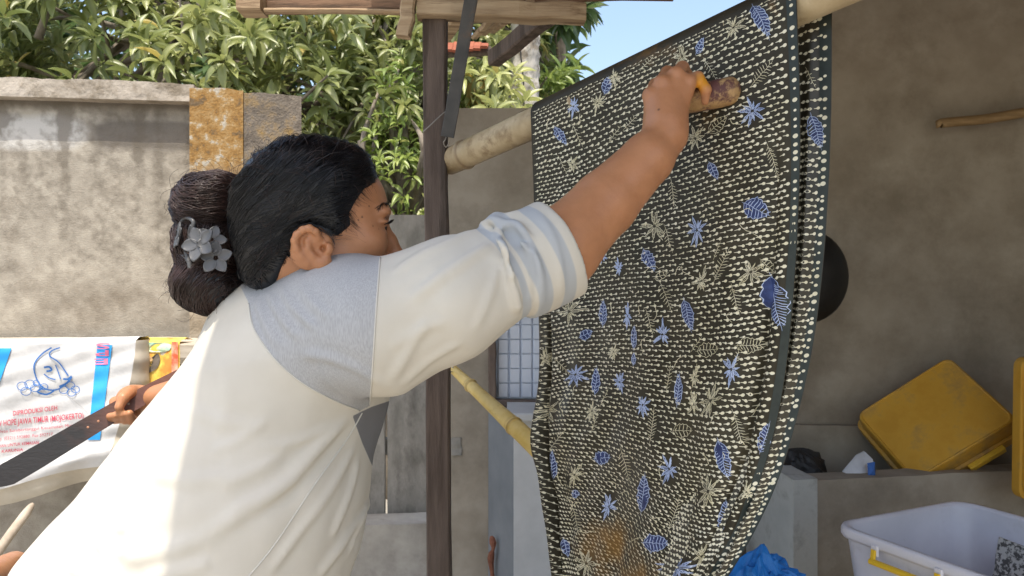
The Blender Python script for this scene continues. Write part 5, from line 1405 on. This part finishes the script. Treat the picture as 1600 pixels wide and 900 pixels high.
def f_shirt0(p):
    d = f_torso(p)
    d = smin(d, ell(p, P(530, 505, 1.06), (.098, .098, .088)), .06)
    d = smin(d, ell(p, P(500, 520, 1.30), (.085, .080, .08)), .06)
    # trapezius towards the neck
    d = smin(d, cone(p, P(545, 470, 1.07), P(445, 500, 1.16), .062, .055), .04)
    sl = chain(p, sl_ax[:3], [.096, .078, .066], .03)
    d = smin(d, sl, .035)
    # left sleeve
    d = smin(d, cone(p, LSH, LE+(LSH-LE)*.1, .075, .062), .04)
    # rolled cuff
    cf = cone(p, P(760, 440, 1.015), CE+cuff_n*.05, .0725, .0760)
    cf = smax(cf, -((p-P(797, 424, 1.024)) @ nrm(cuff_n+np.array([.10, 0, .02]))), .006)
    end = (p-CE) @ cuff_n - .002
    cf = smax(cf, end, .006)
    d = smin(d, cf, .005)
    # bunched roll on top of the arm
    d = smin(d, chain(p, [P(758, 352, 1.02), P(778, 345, 1.012), P(800, 343, 1.008), P(826, 332, 1.02)], [.008, .014, .012, .007], .006), .008)
    d = smin(d, chain(p, [P(776, 372, .965), P(786, 392, .957), P(797, 430, .955), P(806, 475, .972)], [.006, .008, .007, .006], .006), .007)
    return d
def f_opening(p): return chain(p, [EL-cuff_n*.03, EL, P(945, 318, 1.085)], [.0535, .0560, .0540], .02)
neck_c = P(438, 470, 1.13); neck_ax = nrm(hw_((0, 0, 0))-P(440, 545, 1.17))
# folds, laid on the surface along surveyed lines: (points, width, height)
FOLDS = [([(603, 606), (565, 580), (515, 560), (470, 555)], .008, .006), ([(612, 596), (642, 545), (668, 500)], .008, .006), ([(630, 600), (672, 565), (720, 535)], .007, .005), ([(562, 720), (546, 775), (520, 840)], .008, .007), ([(590, 735), (574, 795), (548, 865)], .008, .007), ([(520, 665), (470, 690), (410, 700)], .008, .005), ([(300, 640), (345, 660), (400, 665)], .010, .004), ([(240, 740), (300, 752), (360, 742)], .010, .005), ([(340, 560), (350, 620), (345, 680)], .012, .004),
         ([(548, 655), (500, 700), (440, 762), (380, 800), (320, 838)], .011, .010), ([(555, 700), (520, 760), (470, 830), (420, 900)], .008, .007), ([(470, 745), (420, 772), (360, 795)], .008, .006),
         ([(455, 700), (400, 735), (340, 760)], .009, .005), ([(420, 655), (370, 690), (330, 705)], .008, .004), ([(575, 800), (530, 860), (500, 900)], .010, .008),
         ([(182, 818), (184, 848), (205, 868), (262, 862), (330, 840)], .014, .011), ([(120, 862), (128, 890), (180, 905)], .013, .010), ([(330, 880), (290, 890), (220, 905)], .012, .008), ([(150, 842), (165, 870), (170, 895)], .010, .008),
         ([(772, 372), (735, 400), (690, 430), (640, 470)], .009, .008), ([(762, 350), (710, 372), (650, 400), (612, 428)], .009, .006), ([(785, 400), (770, 450), (740, 520)], .007, .004), ([(610, 545), (650, 520), (700, 500)], .010, .004),
         ([(500, 560), (520, 600), (560, 632)], .008, .003), ([(400, 468), (412, 500), (435, 545)], .0065, .007), ([(420, 460), (436, 490), (465, 530)], .006, .007), ([(442, 452), (458, 480), (492, 515)], .006, .006), ([(470, 445), (486, 470), (516, 498)], .007, .004),
         ([(770, 350), (790, 380), (805, 430), (812, 488)], .0085, .015), ([(800, 338), (828, 380), (842, 430), (846, 480)], .007, .010), ([(760, 342), (785, 345), (810, 352), (828, 372)], .008, .012), ([(782, 352), (812, 375), (835, 400), (850, 440)], .006, .008), ([(835, 325), (862, 362), (876, 410), (878, 462)], .006, .004),
         ([(775, 372), (783, 380), (784, 392)], .006, .008), ([(800, 360), (822, 400), (834, 450), (836, 490)], .006, .006)]
CREASE = [([(786, 352), (797, 385), (808, 440), (816, 492)], .005, .014), ([(815, 350), (832, 400), (838, 470)], .0045, .008), ([(185, 828), (189, 848), (186, 864)], .0065, .010), ([(548, 662), (510, 712), (450, 775), (395, 815)], .007, .005), ([(775, 385), (778, 392), (779, 399)], .003, .006)]
fold_pts = []
for pts, w, hgt in FOLDS:
    sp = march_many(f_shirt0, catmull(pts, max(5, len(pts)*3)))
    if len(sp) > 1: fold_pts.append((np.array(sp), w, hgt))
crease_pts = []
for pts, w, hgt in CREASE:
    sp = march_many(f_shirt0, catmull(pts, max(5, len(pts)*3)))
    if len(sp) > 1: crease_pts.append((np.array(sp), w, hgt))
def polydist(p, pts):
    d = np.full(len(p), 1e9); tt = np.zeros(len(p)); n = len(pts)-1
    for i in range(n):
        a, b = pts[i], pts[i+1]; ab = b-a; t = np.clip(((p-a) @ ab)/(ab @ ab+1e-12), 0, 1); e = np.linalg.norm(p-a-t[:, None]*ab, axis=1)
        k = e < d; d = np.where(k, e, d); tt = np.where(k, (i+t)/n, tt)
    return d, tt
def f_shirt(p):
    d = f_shirt0(p)
    near = np.abs(d) < .06
    if near.any():
        q = p[near]; add = np.zeros(len(q))
        for pts, w, hgt in fold_pts:
            lo_ = pts.min(0)-.05; hi_ = pts.max(0)+.05
            k = ((q > lo_) & (q < hi_)).all(1)
            if not k.any(): continue
            e, t = polydist(q[k], pts); env = np.clip(np.sin(np.clip(t, 0, 1)*math.pi)*1.6+.12, 0, 1)
            add[k] += hgt*env*(np.exp(-(e/w)**2) - .45*np.exp(-(e/(2.3*w))**2))
        for pts, w, hgt in crease_pts:
            lo_ = pts.min(0)-.04; hi_ = pts.max(0)+.04
            k = ((q > lo_) & (q < hi_)).all(1)
            if not k.any(): continue
            e, t = polydist(q[k], pts); add[k] -= hgt*np.sin(np.clip(t, 0, 1)*math.pi)*np.exp(-(e/w)**2)
        add += .0032*vnoise(q*np.array([1, 1, 1.4]), 11) + .0017*vnoise(q @ np.array([[.8, 0, .6], [0, 1, 0], [-.25, 0, .35]]), 30)
        d = d.copy(); d[near] = d[near] - add
    d = smax(d, -np.maximum(f_opening(p), -.034-(p-CE) @ cuff_n), .003)
    # hem
    return d
sv, sf = sdf_mesh(f_shirt, np.array([-.86, .80, CAM_H-.68]), np.array([.20, 1.56, CAM_H+.17]), .0038)
# lower edge: keep the shirt, hem lies below the picture
spx = proj(sv)
yoke = [(300, 300), (388, 472), (397, 515), (430, 562), (470, 597), (520, 625), (562, 642), (578, 634), (583, 560), (588, 480), (594, 400), (596, 300)]
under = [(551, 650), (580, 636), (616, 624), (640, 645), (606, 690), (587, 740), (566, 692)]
seam = -np.minimum(poly_sd(spx[:, 0], spx[:, 1], yoke), poly_sd(spx[:, 0], spx[:, 1], under))*sv[:, 1]/FPX
# on the back and far side the yoke mirrors across the spine
scf = (sv-CE) @ cuff_n
cs = np.full(len(sv), -1.0)
axis_d = np.linalg.norm((sv-CE) - scf[:, None]*cuff_n, axis=1)
oncuff = (axis_d < .10) & (scf > -.12)
bend = scf + .10*((sv-CE) @ np.array([0, 1, 0]))
st = np.where(oncuff, np.maximum.reduce([.0100-np.abs(bend+.035), .0120-np.abs(bend+.075), .006-np.abs(bend+.100)]), -1)
M['shirt'] = mk('shirt_cotton', (.56, .525, .455), (.61, .575, .505), 8, rough=.9, bump=.12, bscale=700, spec=.2, bdist=.0006)
def heather(N, L):
    n = N.new('ShaderNodeTexNoise'); n.inputs['Scale'].default_value = 420; n.inputs['Detail'].default_value = 3
    tc = N.new('ShaderNodeTexCoord'); mp = N.new('ShaderNodeMapping'); mp.inputs['Scale'].default_value = (1.6, 1.6, .22); L.new(tc.outputs['Object'], mp.inputs[0]); L.new(mp.outputs[0], n.inputs['Vector'])
    r = N.new('ShaderNodeValToRGB'); r.color_ramp.elements[0].position = .36; r.color_ramp.elements[1].position = .66
    r.color_ramp.elements[0].color = (.345, .348, .356, 1); r.color_ramp.elements[1].color = (.43, .433, .443, 1); L.new(n.outputs['Fac'], r.inputs['Fac']); return r.outputs[0]
overlay(M['shirt'], 'seam', heather, -.0006, .0006)
overlay(M['shirt'], 'under', (.19, .19, .20), -.0006, .0006)  # grey underarm panel, darkened in colour for the shade beneath the arm
overlay(M['shirt'], 'stripe', (.40, .42, .44), -.0012, .0012, fac=.9)
shirt = obj('shirt', (sv, sf), M['shirt'], wm, smooth=True, attrs={'seam': seam, 'stripe': st, 'under': -poly_sd(spx[:, 0], spx[:, 1], under)*sv[:, 1]/FPX})
# raised seam threads
M['thread'] = mk('thread', (.56, .54, .49), rough=.9, bump=0)
for pts in ([(388, 474), (397, 515), (430, 562), (470, 597), (520, 625), (562, 642)], [(578, 632), (583, 560), (588, 480), (594, 402)], [(566, 645), (540, 690), (490, 760), (430, 850), (385, 905)]):
    sp = march_many(f_shirt, catmull(pts, 40))
    obj('seam', tube(sp, .0012, 6), M['thread'], shirt, smooth=True)
# red under-collar at the nape
col_c = P(402, 505, 1.155)
a_ = np.linspace(0, 2*math.pi, 40); nx = nrm(np.cross(neck_ax, (0, 1, 0))); ny = np.cross(neck_ax, nx)
obj('collar', tube(np.array([P(430, 490, 1.145)+(.082*math.cos(t)*nx+.090*math.sin(t)*ny) for t in a_]), .009, 8), mk('collar_white', (.62, .60, .56), rough=.9, bump=0), shirt, smooth=True)

# --- trousers (below the picture)
HIP = [P(205, 1120, 1.06)+np.array([0, -.09, -.02]), P(205, 1120, 1.06)+np.array([0, .10, -.02])]
KN = [HIP[0]+np.array([.36, -.03, -.12]), HIP[1]+np.array([.36, .05, -.12])]
AN = [np.array([KN[0][0]-.06, KN[0][1], .10]), np.array([KN[1][0]-.03, KN[1][1], .10])]
def f_tr(p):
    d = ell(p, (HIP[0]+HIP[1])/2+np.array([0, 0, .0]), (.20, .20, .16))
    for i in range(2): d = smin(d, chain(p, [HIP[i], KN[i], AN[i]], [.115, .078, .05], .03), .05)
    return smax(d, p[:, 2]-(HIP[0][2]+.10), .01)
obj('trousers', sdf_mesh(f_tr, (-.85, .7, 0), (.05, 1.45, .85), .011), mk('trousers_grey', (.10, .10, .11), (.14, .14, .15), 20, rough=.9, bump=.2), wm, smooth=True)
def f_ft(p):
    d = None
    for i in range(2):
        c = chain(p, [AN[i]+np.array([0, 0, .02]), AN[i]+np.array([.0, 0, -.06]), AN[i]+np.array([.15, 0, -.075])], [.036, .036, .024], .02); d = c if d is None else np.minimum(d, c)
    return d
obj('feet', sdf_mesh(f_ft, (-.55, .75, -.02), (.15, 1.4, .2), .007), bpy.data.materials['skin'], wm, smooth=True)
hs = (HIP[0]+HIP[1])/2
sh_ = hs[2]-.155
obj('wooden_stool', join(beam((hs[0]-.16, hs[1], sh_-.02), (hs[0]+.14, hs[1], sh_-.02), .3, .035), *[beam((hs[0]+sx*.12, hs[1]+sy*.11, 0), (hs[0]+sx*.12, hs[1]+sy*.11, sh_-.036), .04, .04, up=(0, 1, 0)) for sx in (-1, 1) for sy in (-1, 1)]), M['wood_brown'], label='low brown wooden stool the woman sits on', cat='stool')

# --- hair
def f_bunU(p): return ell(p, P(326, 322, 1.09), (.051, .056, .048))
def f_bunL(p): return ell(p, P(328, 442, 1.09), (.053, .060, .046))
hl = [(612, 240), (592, 268), (574, 288), (557, 312), (546, 334), (551, 352), (530, 373), (512, 366), (497, 352), (470, 352), (459, 372), (459, 400), (449, 425), (438, 455), (400, 500), (300, 510), (240, 510), (240, 150), (612, 150)]
hl_l = np.array([((x-504)*1.03/FPX/.93/HS, (387-y)*1.03/FPX/HS) for x, y in hl])
def f_capfree(p):
    q = (p-HO) @ HR/HS
    reg = poly_sd(q[:, 0], q[:, 2], hl_l)
    k = np.clip(-reg/.038, 0, 1)
    thick = -.003 + .0175*k**.75 + .0022*vnoise(q*np.array([.6, 1, 1.6]), 42)*k
    d = f_cran(q) - thick
    return smin(d, ell(q, (-.040, 0, .0), (.066, .062, .088)) + .012*(1-k), .03)*HS
def f_cap(p):
    q = (p-HO) @ HR/HS
    return smax(f_capfree(p), poly_sd(q[:, 0], q[:, 2], hl_l)*HS, .006)
def f_hair(p):
    d = f_cap(p)
    d = smin(d, f_bunU(p), .012); d = smin(d, f_bunL(p), .012)
    return smin(d, ell(p, P(330, 386, 1.09), (.044, .044, .050)), .015)
M['hair'] = mk('hair_black', (.005, .006, .008), (.011, .013, .017), 30, rough=.32, bump=.06, bscale=90, spec=.55, stretch=(1, 1, 1), bdist=.002)
M['hair_brown'] = mk('hair_brown', (.022, .012, .010), (.050, .026, .021), 30, rough=.38, bump=.3, bscale=90, spec=.5, bdist=.002)
hair = obj('hair', sdf_mesh(f_hair, HO+np.array([-.26, -.13, -.17]), HO+np.array([.16, .16, .20]), .0032), M['hair'], wm, smooth=True)
r = np.random.default_rng(12)
# hairline points (near side), then over the forehead, mirrored to the far side
side_pts = [((x-504)*1.03/FPX/.93/HS, -.085, (387-y)*1.03/FPX/HS) for x, y in ((448, 428), (459, 398), (460, 372), (472, 354), (497, 353), (515, 367), (534, 372), (550, 350), (546, 334), (557, 312), (572, 290))]
front = [(.083, -.045, .112), (.090, -.022, .122), (.092, 0, .125)]
near_line = np.array(side_pts+front)
line = np.concatenate([near_line, (near_line*np.array([1, -1, 1]))[::-1][1:]])
HLc = catmull(line, 600)
def to_world(q): return HO + (q*HS) @ HR.T
K = 18
NS = 5200
tau = r.random(NS); idx = (tau*599).astype(int)
starts = HLc[idx] + r.normal(0, .003, (NS, 3))
sgn = np.where(tau < .5, -1., 1.)
sidep = np.where(tau < .5, tau*2, 2-2*tau)          # 0 nape .. 1 forehead
ez = -.085 + .085*sidep
# most hairs leave the crown line instead and sweep down to the bun
crownf = r.random(NS) < .62
cx_ = .086 - .168*r.random(NS)
cz_ = .057 + .086*np.sqrt(np.clip(1-((cx_+.003)/.098)**2, 0.02, 1))
cs_ = np.where(r.random(NS) < .72, -1., 1.)
starts = np.where(crownf[:, None], np.stack([cx_, cs_*.004*r.random(NS), cz_+.012], 1), starts)
sgn = np.where(crownf, cs_, sgn)
order_ = np.where(crownf, 1+(.086-cx_)/.168, sidep)   # 0 nape, 1 forehead, 2 back of the crown
ez = np.where(crownf, .0+.085*(order_-1), ez) + r.normal(0, .010, NS)
ends = np.stack([np.full(NS, -.116)+r.normal(0, .004, NS), sgn*.040*(1-.3*order_/2)+r.normal(0, .006, NS), ez], 1)
inner = crownf
blend = np.where(crownf, 0, np.where(r.random(NS) < .4, r.random(NS)*.5, 0))
U = np.linspace(0, 1, K)
w1 = np.clip(order_, 0, 1)
ctrl = starts*.5+ends*.5 + np.stack([np.where(crownf, .022*(2-order_), 0), sgn*np.where(crownf, .085, .055*(1-.5*w1)), np.where(crownf, .012+.02*(order_-1), .012+.03*w1**1.5)], 1)
B = (1-U)[None, :, None]**2*starts[:, None] + 2*((1-U)*U)[None, :, None]*ctrl[:, None] + (U**2)[None, :, None]*ends[:, None]
tt = blend[:, None] + (1-blend[:, None])*U[None]
fi = tt*(K-1); i0 = np.clip(fi.astype(int), 0, K-2); fr2 = (fi-i0)[..., None]
B = np.take_along_axis(B, i0[..., None].repeat(3, 2), 1)*(1-fr2) + np.take_along_axis(B, (i0+1)[..., None].repeat(3, 2), 1)*fr2
# locks: neighbouring hairs lean together and waver
lock = vnoise(np.stack([order_*16+sgn*40, U[None]*2+0*order_[:, None], 0*order_[:, None]+2.5], -1)) if False else np.stack([vnoise(np.stack([order_*14+sgn*40, np.full(NS, 2.2*u_), np.full(NS, 5.5)], -1)) for u_ in U], 1)
B[..., 2] += .0045*lock; B[..., 0] += .002*lock
W = to_world(B.reshape(-1, 3))
W = settle(f_capfree, W, 0, 3).reshape(NS, K, 3)
strandlift = vnoise(np.stack([order_*55+sgn*90, np.full(NS, 1.5), np.full(NS, 7.7)], -1))*.5+.5
macro = vnoise(np.stack([order_*19+sgn*70, np.full(NS, 3.5), np.full(NS, 2.7)], -1))*.5+.5
offs = (.0002+.0018*strandlift[:, None]**2 + .0018*macro[:, None]**2 + .0012*r.random((NS, 1))**2)*np.ones((1, K)) + .0010*np.sin(U*9+r.random((NS, 1))*6)*r.random((NS, 1))
nn = grad(f_capfree, W.reshape(-1, 3)).reshape(NS, K, 3)
W = W + nn*(offs*np.clip(U/.12+.1, 0, 1))[..., None]
rad = (.00045+.00070*r.random((NS, 1))**2)*np.ones((1, K)); rad[:, 0] *= .4; rad[:, -1] *= .6
obj('strands', strands(W, rad), M['hair'], hair, smooth=True, kind='stuff')
pick = r.choice(NS, 260, replace=False)
wob = np.stack([np.sin(U*(2+4*a_)+b_) for a_, b_ in zip(r.random(260), r.random(260)*6)])
loose = W[pick] + nn[pick]*(.0022+.0040*r.random((260, 1))*np.sin(U*math.pi)[None])[..., None]
loose[..., 2] += .0045*wob*np.clip(U*3, 0, 1); loose[..., 0] += .0030*np.roll(wob, 5, 0)*np.clip(U*3, 0, 1)
obj('loose_strands', strands(loose, np.full(loose.shape[:2], .00048)), M['hair'], hair, smooth=True, kind='stuff')
def lobe(C, R, axis, n, spread, seed, base=0.0):
    rr_ = np.random.default_rng(seed); axis = nrm(axis); _, s, u = frame(axis); out = []
    for k in range(n):
        h = rr_.uniform(-.93, .93); a0 = rr_.uniform(0, 6.28); span = rr_.uniform(1.2, 2.6); aa = a0+np.linspace(0, span, K); hh = h + spread*np.sin(np.linspace(0, 3, K)+rr_.random()*6)
        hh = np.clip(hh, -.97, .97); q = hh[:, None]*axis + np.sqrt(1-hh**2)[:, None]*(np.cos(aa)[:, None]*s+np.sin(aa)[:, None]*u)
        rn_ = 1.0+base+.06*rr_.random()**2 + .07*np.maximum(vnoise(q*2.3+seed), -.3) + .03*vnoise(q*7+seed)
        out.append(np.asarray(C) + q*np.asarray(R)*rn_[:, None])
    return np.array(out)
bu = lobe(P(326, 322, 1.09), (.051, .056, .048), (.55, -.25, .80), 1300, .10, 3)
bu = np.concatenate([bu, lobe(P(330, 318, 1.085), (.050, .056, .046), (.1, -.2, .95), 500, .2, 13), lobe(P(340, 300, 1.085), (.046, .05, .030), (-.2, .9, .3), 300, .2, 14)])
obj('bun_strands', strands(bu, np.full(bu.shape[:2], .0006)*(0.6+.8*r.random((len(bu), 1)))), M['hair_brown'], hair, smooth=True, kind='stuff', label='reddish brown upper roll of the bun')
bl_ = lobe(P(328, 442, 1.09), (.053, .060, .046), (.80, -.25, -.45), 1200, .10, 4)
obj('bun_strands', strands(bl_, np.full(bl_.shape[:2], .0006)*(0.6+.8*r.random((len(bl_), 1)))), M['hair_brown'], hair, smooth=True, kind='stuff')
# nape hair combed back to the bun
NN = 1000
qs = np.stack([r.uniform(-.115, .0, NN), np.where(r.random(NN) < .75, -1, 1)*r.uniform(.04, .09, NN), r.uniform(-.10, .0, NN)], 1)
qe = np.stack([np.full(NN, -.120), qs[:, 1]*.45, qs[:, 2]*.75-.018], 1)
Bn = qs[:, None]*(1-U)[None, :, None] + qe[:, None]*U[None, :, None]; Bn[..., 1] += np.sign(qs[:, 1])[:, None]*.03*np.sin(U*math.pi)[None]
okn = poly_sd(qs[:, 0], qs[:, 2], hl_l) < -.004
Bn = Bn[okn]; Wn = settle(f_capfree, to_world(Bn.reshape(-1, 3)), 0, 3); Wn = (Wn + grad(f_capfree, Wn)*(.0004+.0016*r.random((len(Bn), 1)).repeat(K, 1).reshape(-1, 1))).reshape(-1, K, 3)
obj('nape_strands', strands(Wn, np.full(Wn.shape[:2], .0006)*(0.6+.8*r.random((len(Wn), 1)))), M['hair'], hair, smooth=True, kind='stuff')
bm_ = np.concatenate([lobe(P(329, 386, 1.09), (.051, .053, .060), (.9, -.2, .1), 900, .15, 6), lobe(P(329, 386, 1.09), (.050, .052, .058), (.5, -.1, .8), 700, .2, 16)])
obj('bun_strands', strands(bm_, np.full(bm_.shape[:2], .0006)*(0.6+.8*r.random((len(bm_), 1)))), M['hair_brown'], hair, smooth=True, kind='stuff')
# flyaways
fw = []
for k in range(420):
    kk = r.random()
    if kk < .45:
        s = W[r.integers(NS), r.integers(3, K-4)]; n = grad(f_capfree, s[None])[0]*1.7
    elif kk < .75:
        s = bu[r.integers(len(bu)), r.integers(K)]; n = nrm(s-P(326, 322, 1.09))
    else:
        s = bl_[r.integers(len(bl_)), r.integers(K)]; n = nrm(s-P(328, 442, 1.09))
    d = nrm(np.cross(n, r.normal(0, 1, 3))); L_ = .012+.024*r.random(); cv = r.normal(0, .3)
    u_ = np.linspace(0, 1, K)[:, None]; fw.append(s + d*L_*u_ + n*L_*(.12+.38*r.random())*np.sin(u_*2.4) + np.cross(n, d)*L_*cv*u_**2)
fw = np.array(fw); obj('flyaway_strands', strands(fw, np.full(fw.shape[:2], .00026)), M['hair_brown'], hair, smooth=True, kind='stuff')
# fine hairs at the temple and forehead edge
tp_ = []
for k in range(260):
    i = r.integers(60, 300); s = HLc[i]+r.normal(0, .003, 3); e = s + np.array([.004+.007*r.random(), 0, -.003-.006*r.random()])*(.5+r.random())
    m_ = s + np.array([-.022, 0, .016]); u_ = np.linspace(0, 1, K)[:, None]
    tp_.append(to_world((1-u_)**2*m_ + 2*u_*(1-u_)*s + u_**2*e))
tp_ = np.array(tp_); sh3 = tp_.shape; tp_ = settle(f_headneck, tp_.reshape(-1, 3), .0016, 3).reshape(sh3)
obj('baby_hairs', strands(tp_, np.full(tp_.shape[:2], .00022)*np.linspace(1.3, .3, K)), M['hair'], hair, smooth=True, kind='stuff')

# --- claw clip with flowers in the bun
M['clip'] = mk('clip_grey', (.07, .07, .073), (.10, .10, .103), 8, rough=.42, bump=.03, spec=.5)
ck = thing('hair_clip', P(320, 392, 1.03), 'grey plastic claw clip with flowers in the woman\'s bun', 'hair clip')
def flower(C, n, r_, turn, label=None):
    n = nrm(n); _, s, u = frame(n); fl = None
    cen = []
    for k in range(5):
        a_ = turn+2*math.pi*k/5; d = math.cos(a_)*s+math.sin(a_)*u; t = np.cross(n, d); Vv = []; Fv = []
        nr_, nc = 7, 9
        for side in (0, 1):
            for i in range(nr_):
                x = i/(nr_-1)
                w = .36*math.sin(math.pi*(x*.80+.14))**.8
                for j in range(nc):
                    y = (j/(nc-1)-.5)*2
                    cup = .10*(x**2) + .16*(abs(y)**2)*w*1.4
                    Vv.append(np.asarray(C) + r_*(d*(.14+.86*x*(1-.06*y*y)) + t*y*w + n*(cup - .10*side)))
        S_ = nr_*nc; ixx = lambda s2_, i, j: s2_*S_+i*nc+j
        for i in range(nr_-1):
            for j in range(nc-1):
                Fv.append((ixx(0, i, j), ixx(0, i+1, j), ixx(0, i+1, j+1), ixx(0, i, j+1))); Fv.append((ixx(1, i, j), ixx(1, i, j+1), ixx(1, i+1, j+1), ixx(1, i+1, j)))
        for i in range(nr_-1):
            Fv.append((ixx(0, i, 0), ixx(1, i, 0), ixx(1, i+1, 0), ixx(0, i+1, 0))); Fv.append((ixx(0, i, nc-1), ixx(0, i+1, nc-1), ixx(1, i+1, nc-1), ixx(1, i, nc-1)))
        for j in range(nc-1):
            Fv.append((ixx(0, nr_-1, j), ixx(1, nr_-1, j), ixx(1, nr_-1, j+1), ixx(0, nr_-1, j+1)))
        obj('petal', (np.array(Vv), Fv), M['clip'], ck, smooth=True)
flower(P(337, 403, 1.016), (.10, -1, .12), .0235, .3)
flower(P(311, 381, 1.012), (-.25, -1, .25), .026, 1.1)
flower(P(330, 374, 1.020), (.45, -1, .35), .021, .7)
flower(P(279, 368, 1.035), (-.9, -.6, .2), .020, .2)
bars = [([(300, 372), (290, 385), (292, 398), (296, 412), (297, 420)], .0032), ([(286, 384), (282, 394), (290, 402), (296, 410)], .003), ([(300, 352), (296, 364), (298, 380)], .003), ([(281, 352), (290, 340), (302, 346), (300, 362)], .003), ([(276, 372), (292, 374), (308, 372)], .0022), ([(284, 378), (300, 377), (315, 374)], .002)]
for pts, r_ in bars:
    obj('claw', tube(np.array([P(x, y, 1.014+.0009*abs(x-320)) for x, y in catmull(pts, 16)]), r_, 8), M['clip'], ck, smooth=True)

# --- dye tool in the right hand
ta, tb = P(1056, 162, 1.186), P(1158, 138, 1.140)
prof_t = np.linspace(0, 1, 26); pts = ta+(tb-ta)*prof_t[:, None]; rr = .0185+.0035*np.sin(prof_t*2.2)
rr[-5:] = rr[-5]*np.array([1, .97, .88, .68, .30]); rr[0] *= .6
tl = thing('dye_brush', ta, 'stubby round brown handled dye brush in the woman\'s fist', 'brush')
md = mk('brush_brown', (.30, .17, .07), (.50, .33, .15), 28, rough=.55, bump=.25, bscale=70, c3=(.11, .045, .04), s3=26, w3=(.47, .56))
obj('handle', tube(pts, rr, 24), md, tl, smooth=True)
obj('brush_head', tube(np.array([ta, ta+(ta-tb)*.25+np.array([0, .012, .002]), ta+(ta-tb)*.42+np.array([0, .022, .004])]), [.012, .010, .004], 12), mk('bristle', (.20, .11, .03), rough=.9, bump=.4), tl, smooth=True)

# --- the dark lath held behind her
la, lb = P(300, 580, 1.66), P(-14, 752, 1.50)
t = np.linspace(0, 1, 40); hw2 = np.interp(t, [0, .1, .45, .8, .93, .985, 1], [.0175, .018, .020, .0235, .024, .014, .002])
ax = nrm(lb-la); w_ = nrm(np.cross(ax, (0, 1, 0))); w_ = w_ if w_[2] > 0 else -w_; th2 = np.array([0, .006, 0])
c = la+(lb-la)*t[:, None]; c = c + np.array([0, 0, 1])*(.004*np.sin(t*5))[:, None]
Vl = np.concatenate([c+w_*hw2[:, None]-th2*.5, c-w_*hw2[:, None]-th2*.5, c-w_*hw2[:, None]+th2*.5, c+w_*hw2[:, None]+th2*.5])
Fl = []
for i in range(39):
    for k in range(4): Fl.append((k*40+i, ((k+1) % 4)*40+i, ((k+1) % 4)*40+i+1, k*40+i+1))
Fl += [(0, 120, 80, 40), (39, 79, 119, 159)]
ml = mk('lath_brown', (.11, .045, .033), (.17, .075, .052), 12, rough=.5, bump=.2, bscale=60, stretch=(1, 1, 3), spec=.45)
overlay(ml, 'black', (.022, .020, .020), .25, .6, noise=.3, nscale=30)
lt = thing('flat_lath', la, 'long flat brown lath with blackened tip held behind the woman over the white sack', 'lath')
obj('blade', (Vl, Fl), ml, lt, attrs={'black': np.tile(t, 4)-.18})
for x, y, Y in ((206, 621, 1.6), (141, 662, 1.575), (151, 656, 1.58)):
    # small studs: ride on the front face
    k = np.argmin(np.abs(proj(c)[:, 0]-x)); cc = c[k]-th2*.5 + np.array([0, -.0006, 0])
    obj('stud', (np.array([cc+np.array([0, -.0008, 0])]+[cc+.0026*(math.cos(a_)*w_+math.sin(a_)*ax) for a_ in np.linspace(0, 6.283, 11)[:-1]]), [(0, i, i % 10+1) for i in range(1, 11)]), M['wire'] if x > 200 else mk('stud_copper', (.4, .2, .12), rough=.4, bump=0), lt)

# ---------------------------------------------------------------- a second person sits outside the left edge; one elbow shows
B2 = np.array([-1.30, 1.30, 0])
p2 = thing('person', B2, 'person at the left edge, only a bare brown elbow in view', 'person')
E2 = P(-48, 925, 1.35)+np.array([0, 0, 0]); S2 = np.array([E2[0]-.20, 1.28, E2[2]+.20]); H2 = np.array([E2[0]-.10, 1.62, E2[2]-.05])
def f_p2(p):
    d = ell(p, B2+np.array([-.12, 0, .38]), (.14, .19, .30)); d = smin(d, ell(p, B2+np.array([-.10, 0, .82]), (.075, .07, .10)), .02); d = smin(d, cone(p, B2+np.array([-.11, 0, .6]), B2+np.array([-.10, 0, .76]), .05, .045), .03)
    d = smin(d, chain(p, [S2, E2, H2], [.052, .043, .028], .02), .02)
    for i in range(4): d = smin(d, cone(p, H2+np.array([.014*i-.02, .03, 0]), H2+np.array([.016*i-.024, .085, -.01]), .010, .007), .004)
    for sg in (-1, 1): d = smin(d, chain(p, [B2+np.array([-.12, sg*.12, .18]), B2+np.array([-.02, sg*.20, .46]), B2+np.array([-.05, sg*.16, .06]), B2+np.array([.10, sg*.17, .03])], [.09, .06, .04, .03], .03), .04)
    return d
V2, F2 = sdf_mesh(f_p2, B2+np.array([-.45, -.45, -.02]), B2+np.array([.40, .60, 1.0]), .009)
obj('body', (V2, F2), M['skin'], p2, smooth=True, attrs={'dye': np.zeros(len(V2)), 'lipped': np.zeros(len(V2)), 'mark': np.zeros(len(V2))})
def f_p2s(p): return smax(smin(ell(p, B2+np.array([-.12, 0, .38]), (.155, .205, .31)), cone(p, S2, S2+(E2-S2)*.35, .068, .062), .03), p[:, 2]-(.68), .01)
obj('shirt', sdf_mesh(f_p2s, B2+np.array([-.4, -.4, 0]), B2+np.array([.3, .4, .8]), .011), mk('shirt_blue', (.08, .12, .22), rough=.9, bump=0), p2, smooth=True)
def f_p2h(p): return smax(ell(p, B2+np.array([-.115, 0, .85]), (.088, .083, .10)), B2[2]+.80-p[:, 2]+(p[:, 0]-B2[0]+.1)*.9, .01)
obj('hair', sdf_mesh(f_p2h, B2+np.array([-.3, -.2, .6]), B2+np.array([.1, .2, 1.0]), .008), M['hair'], p2, smooth=True)
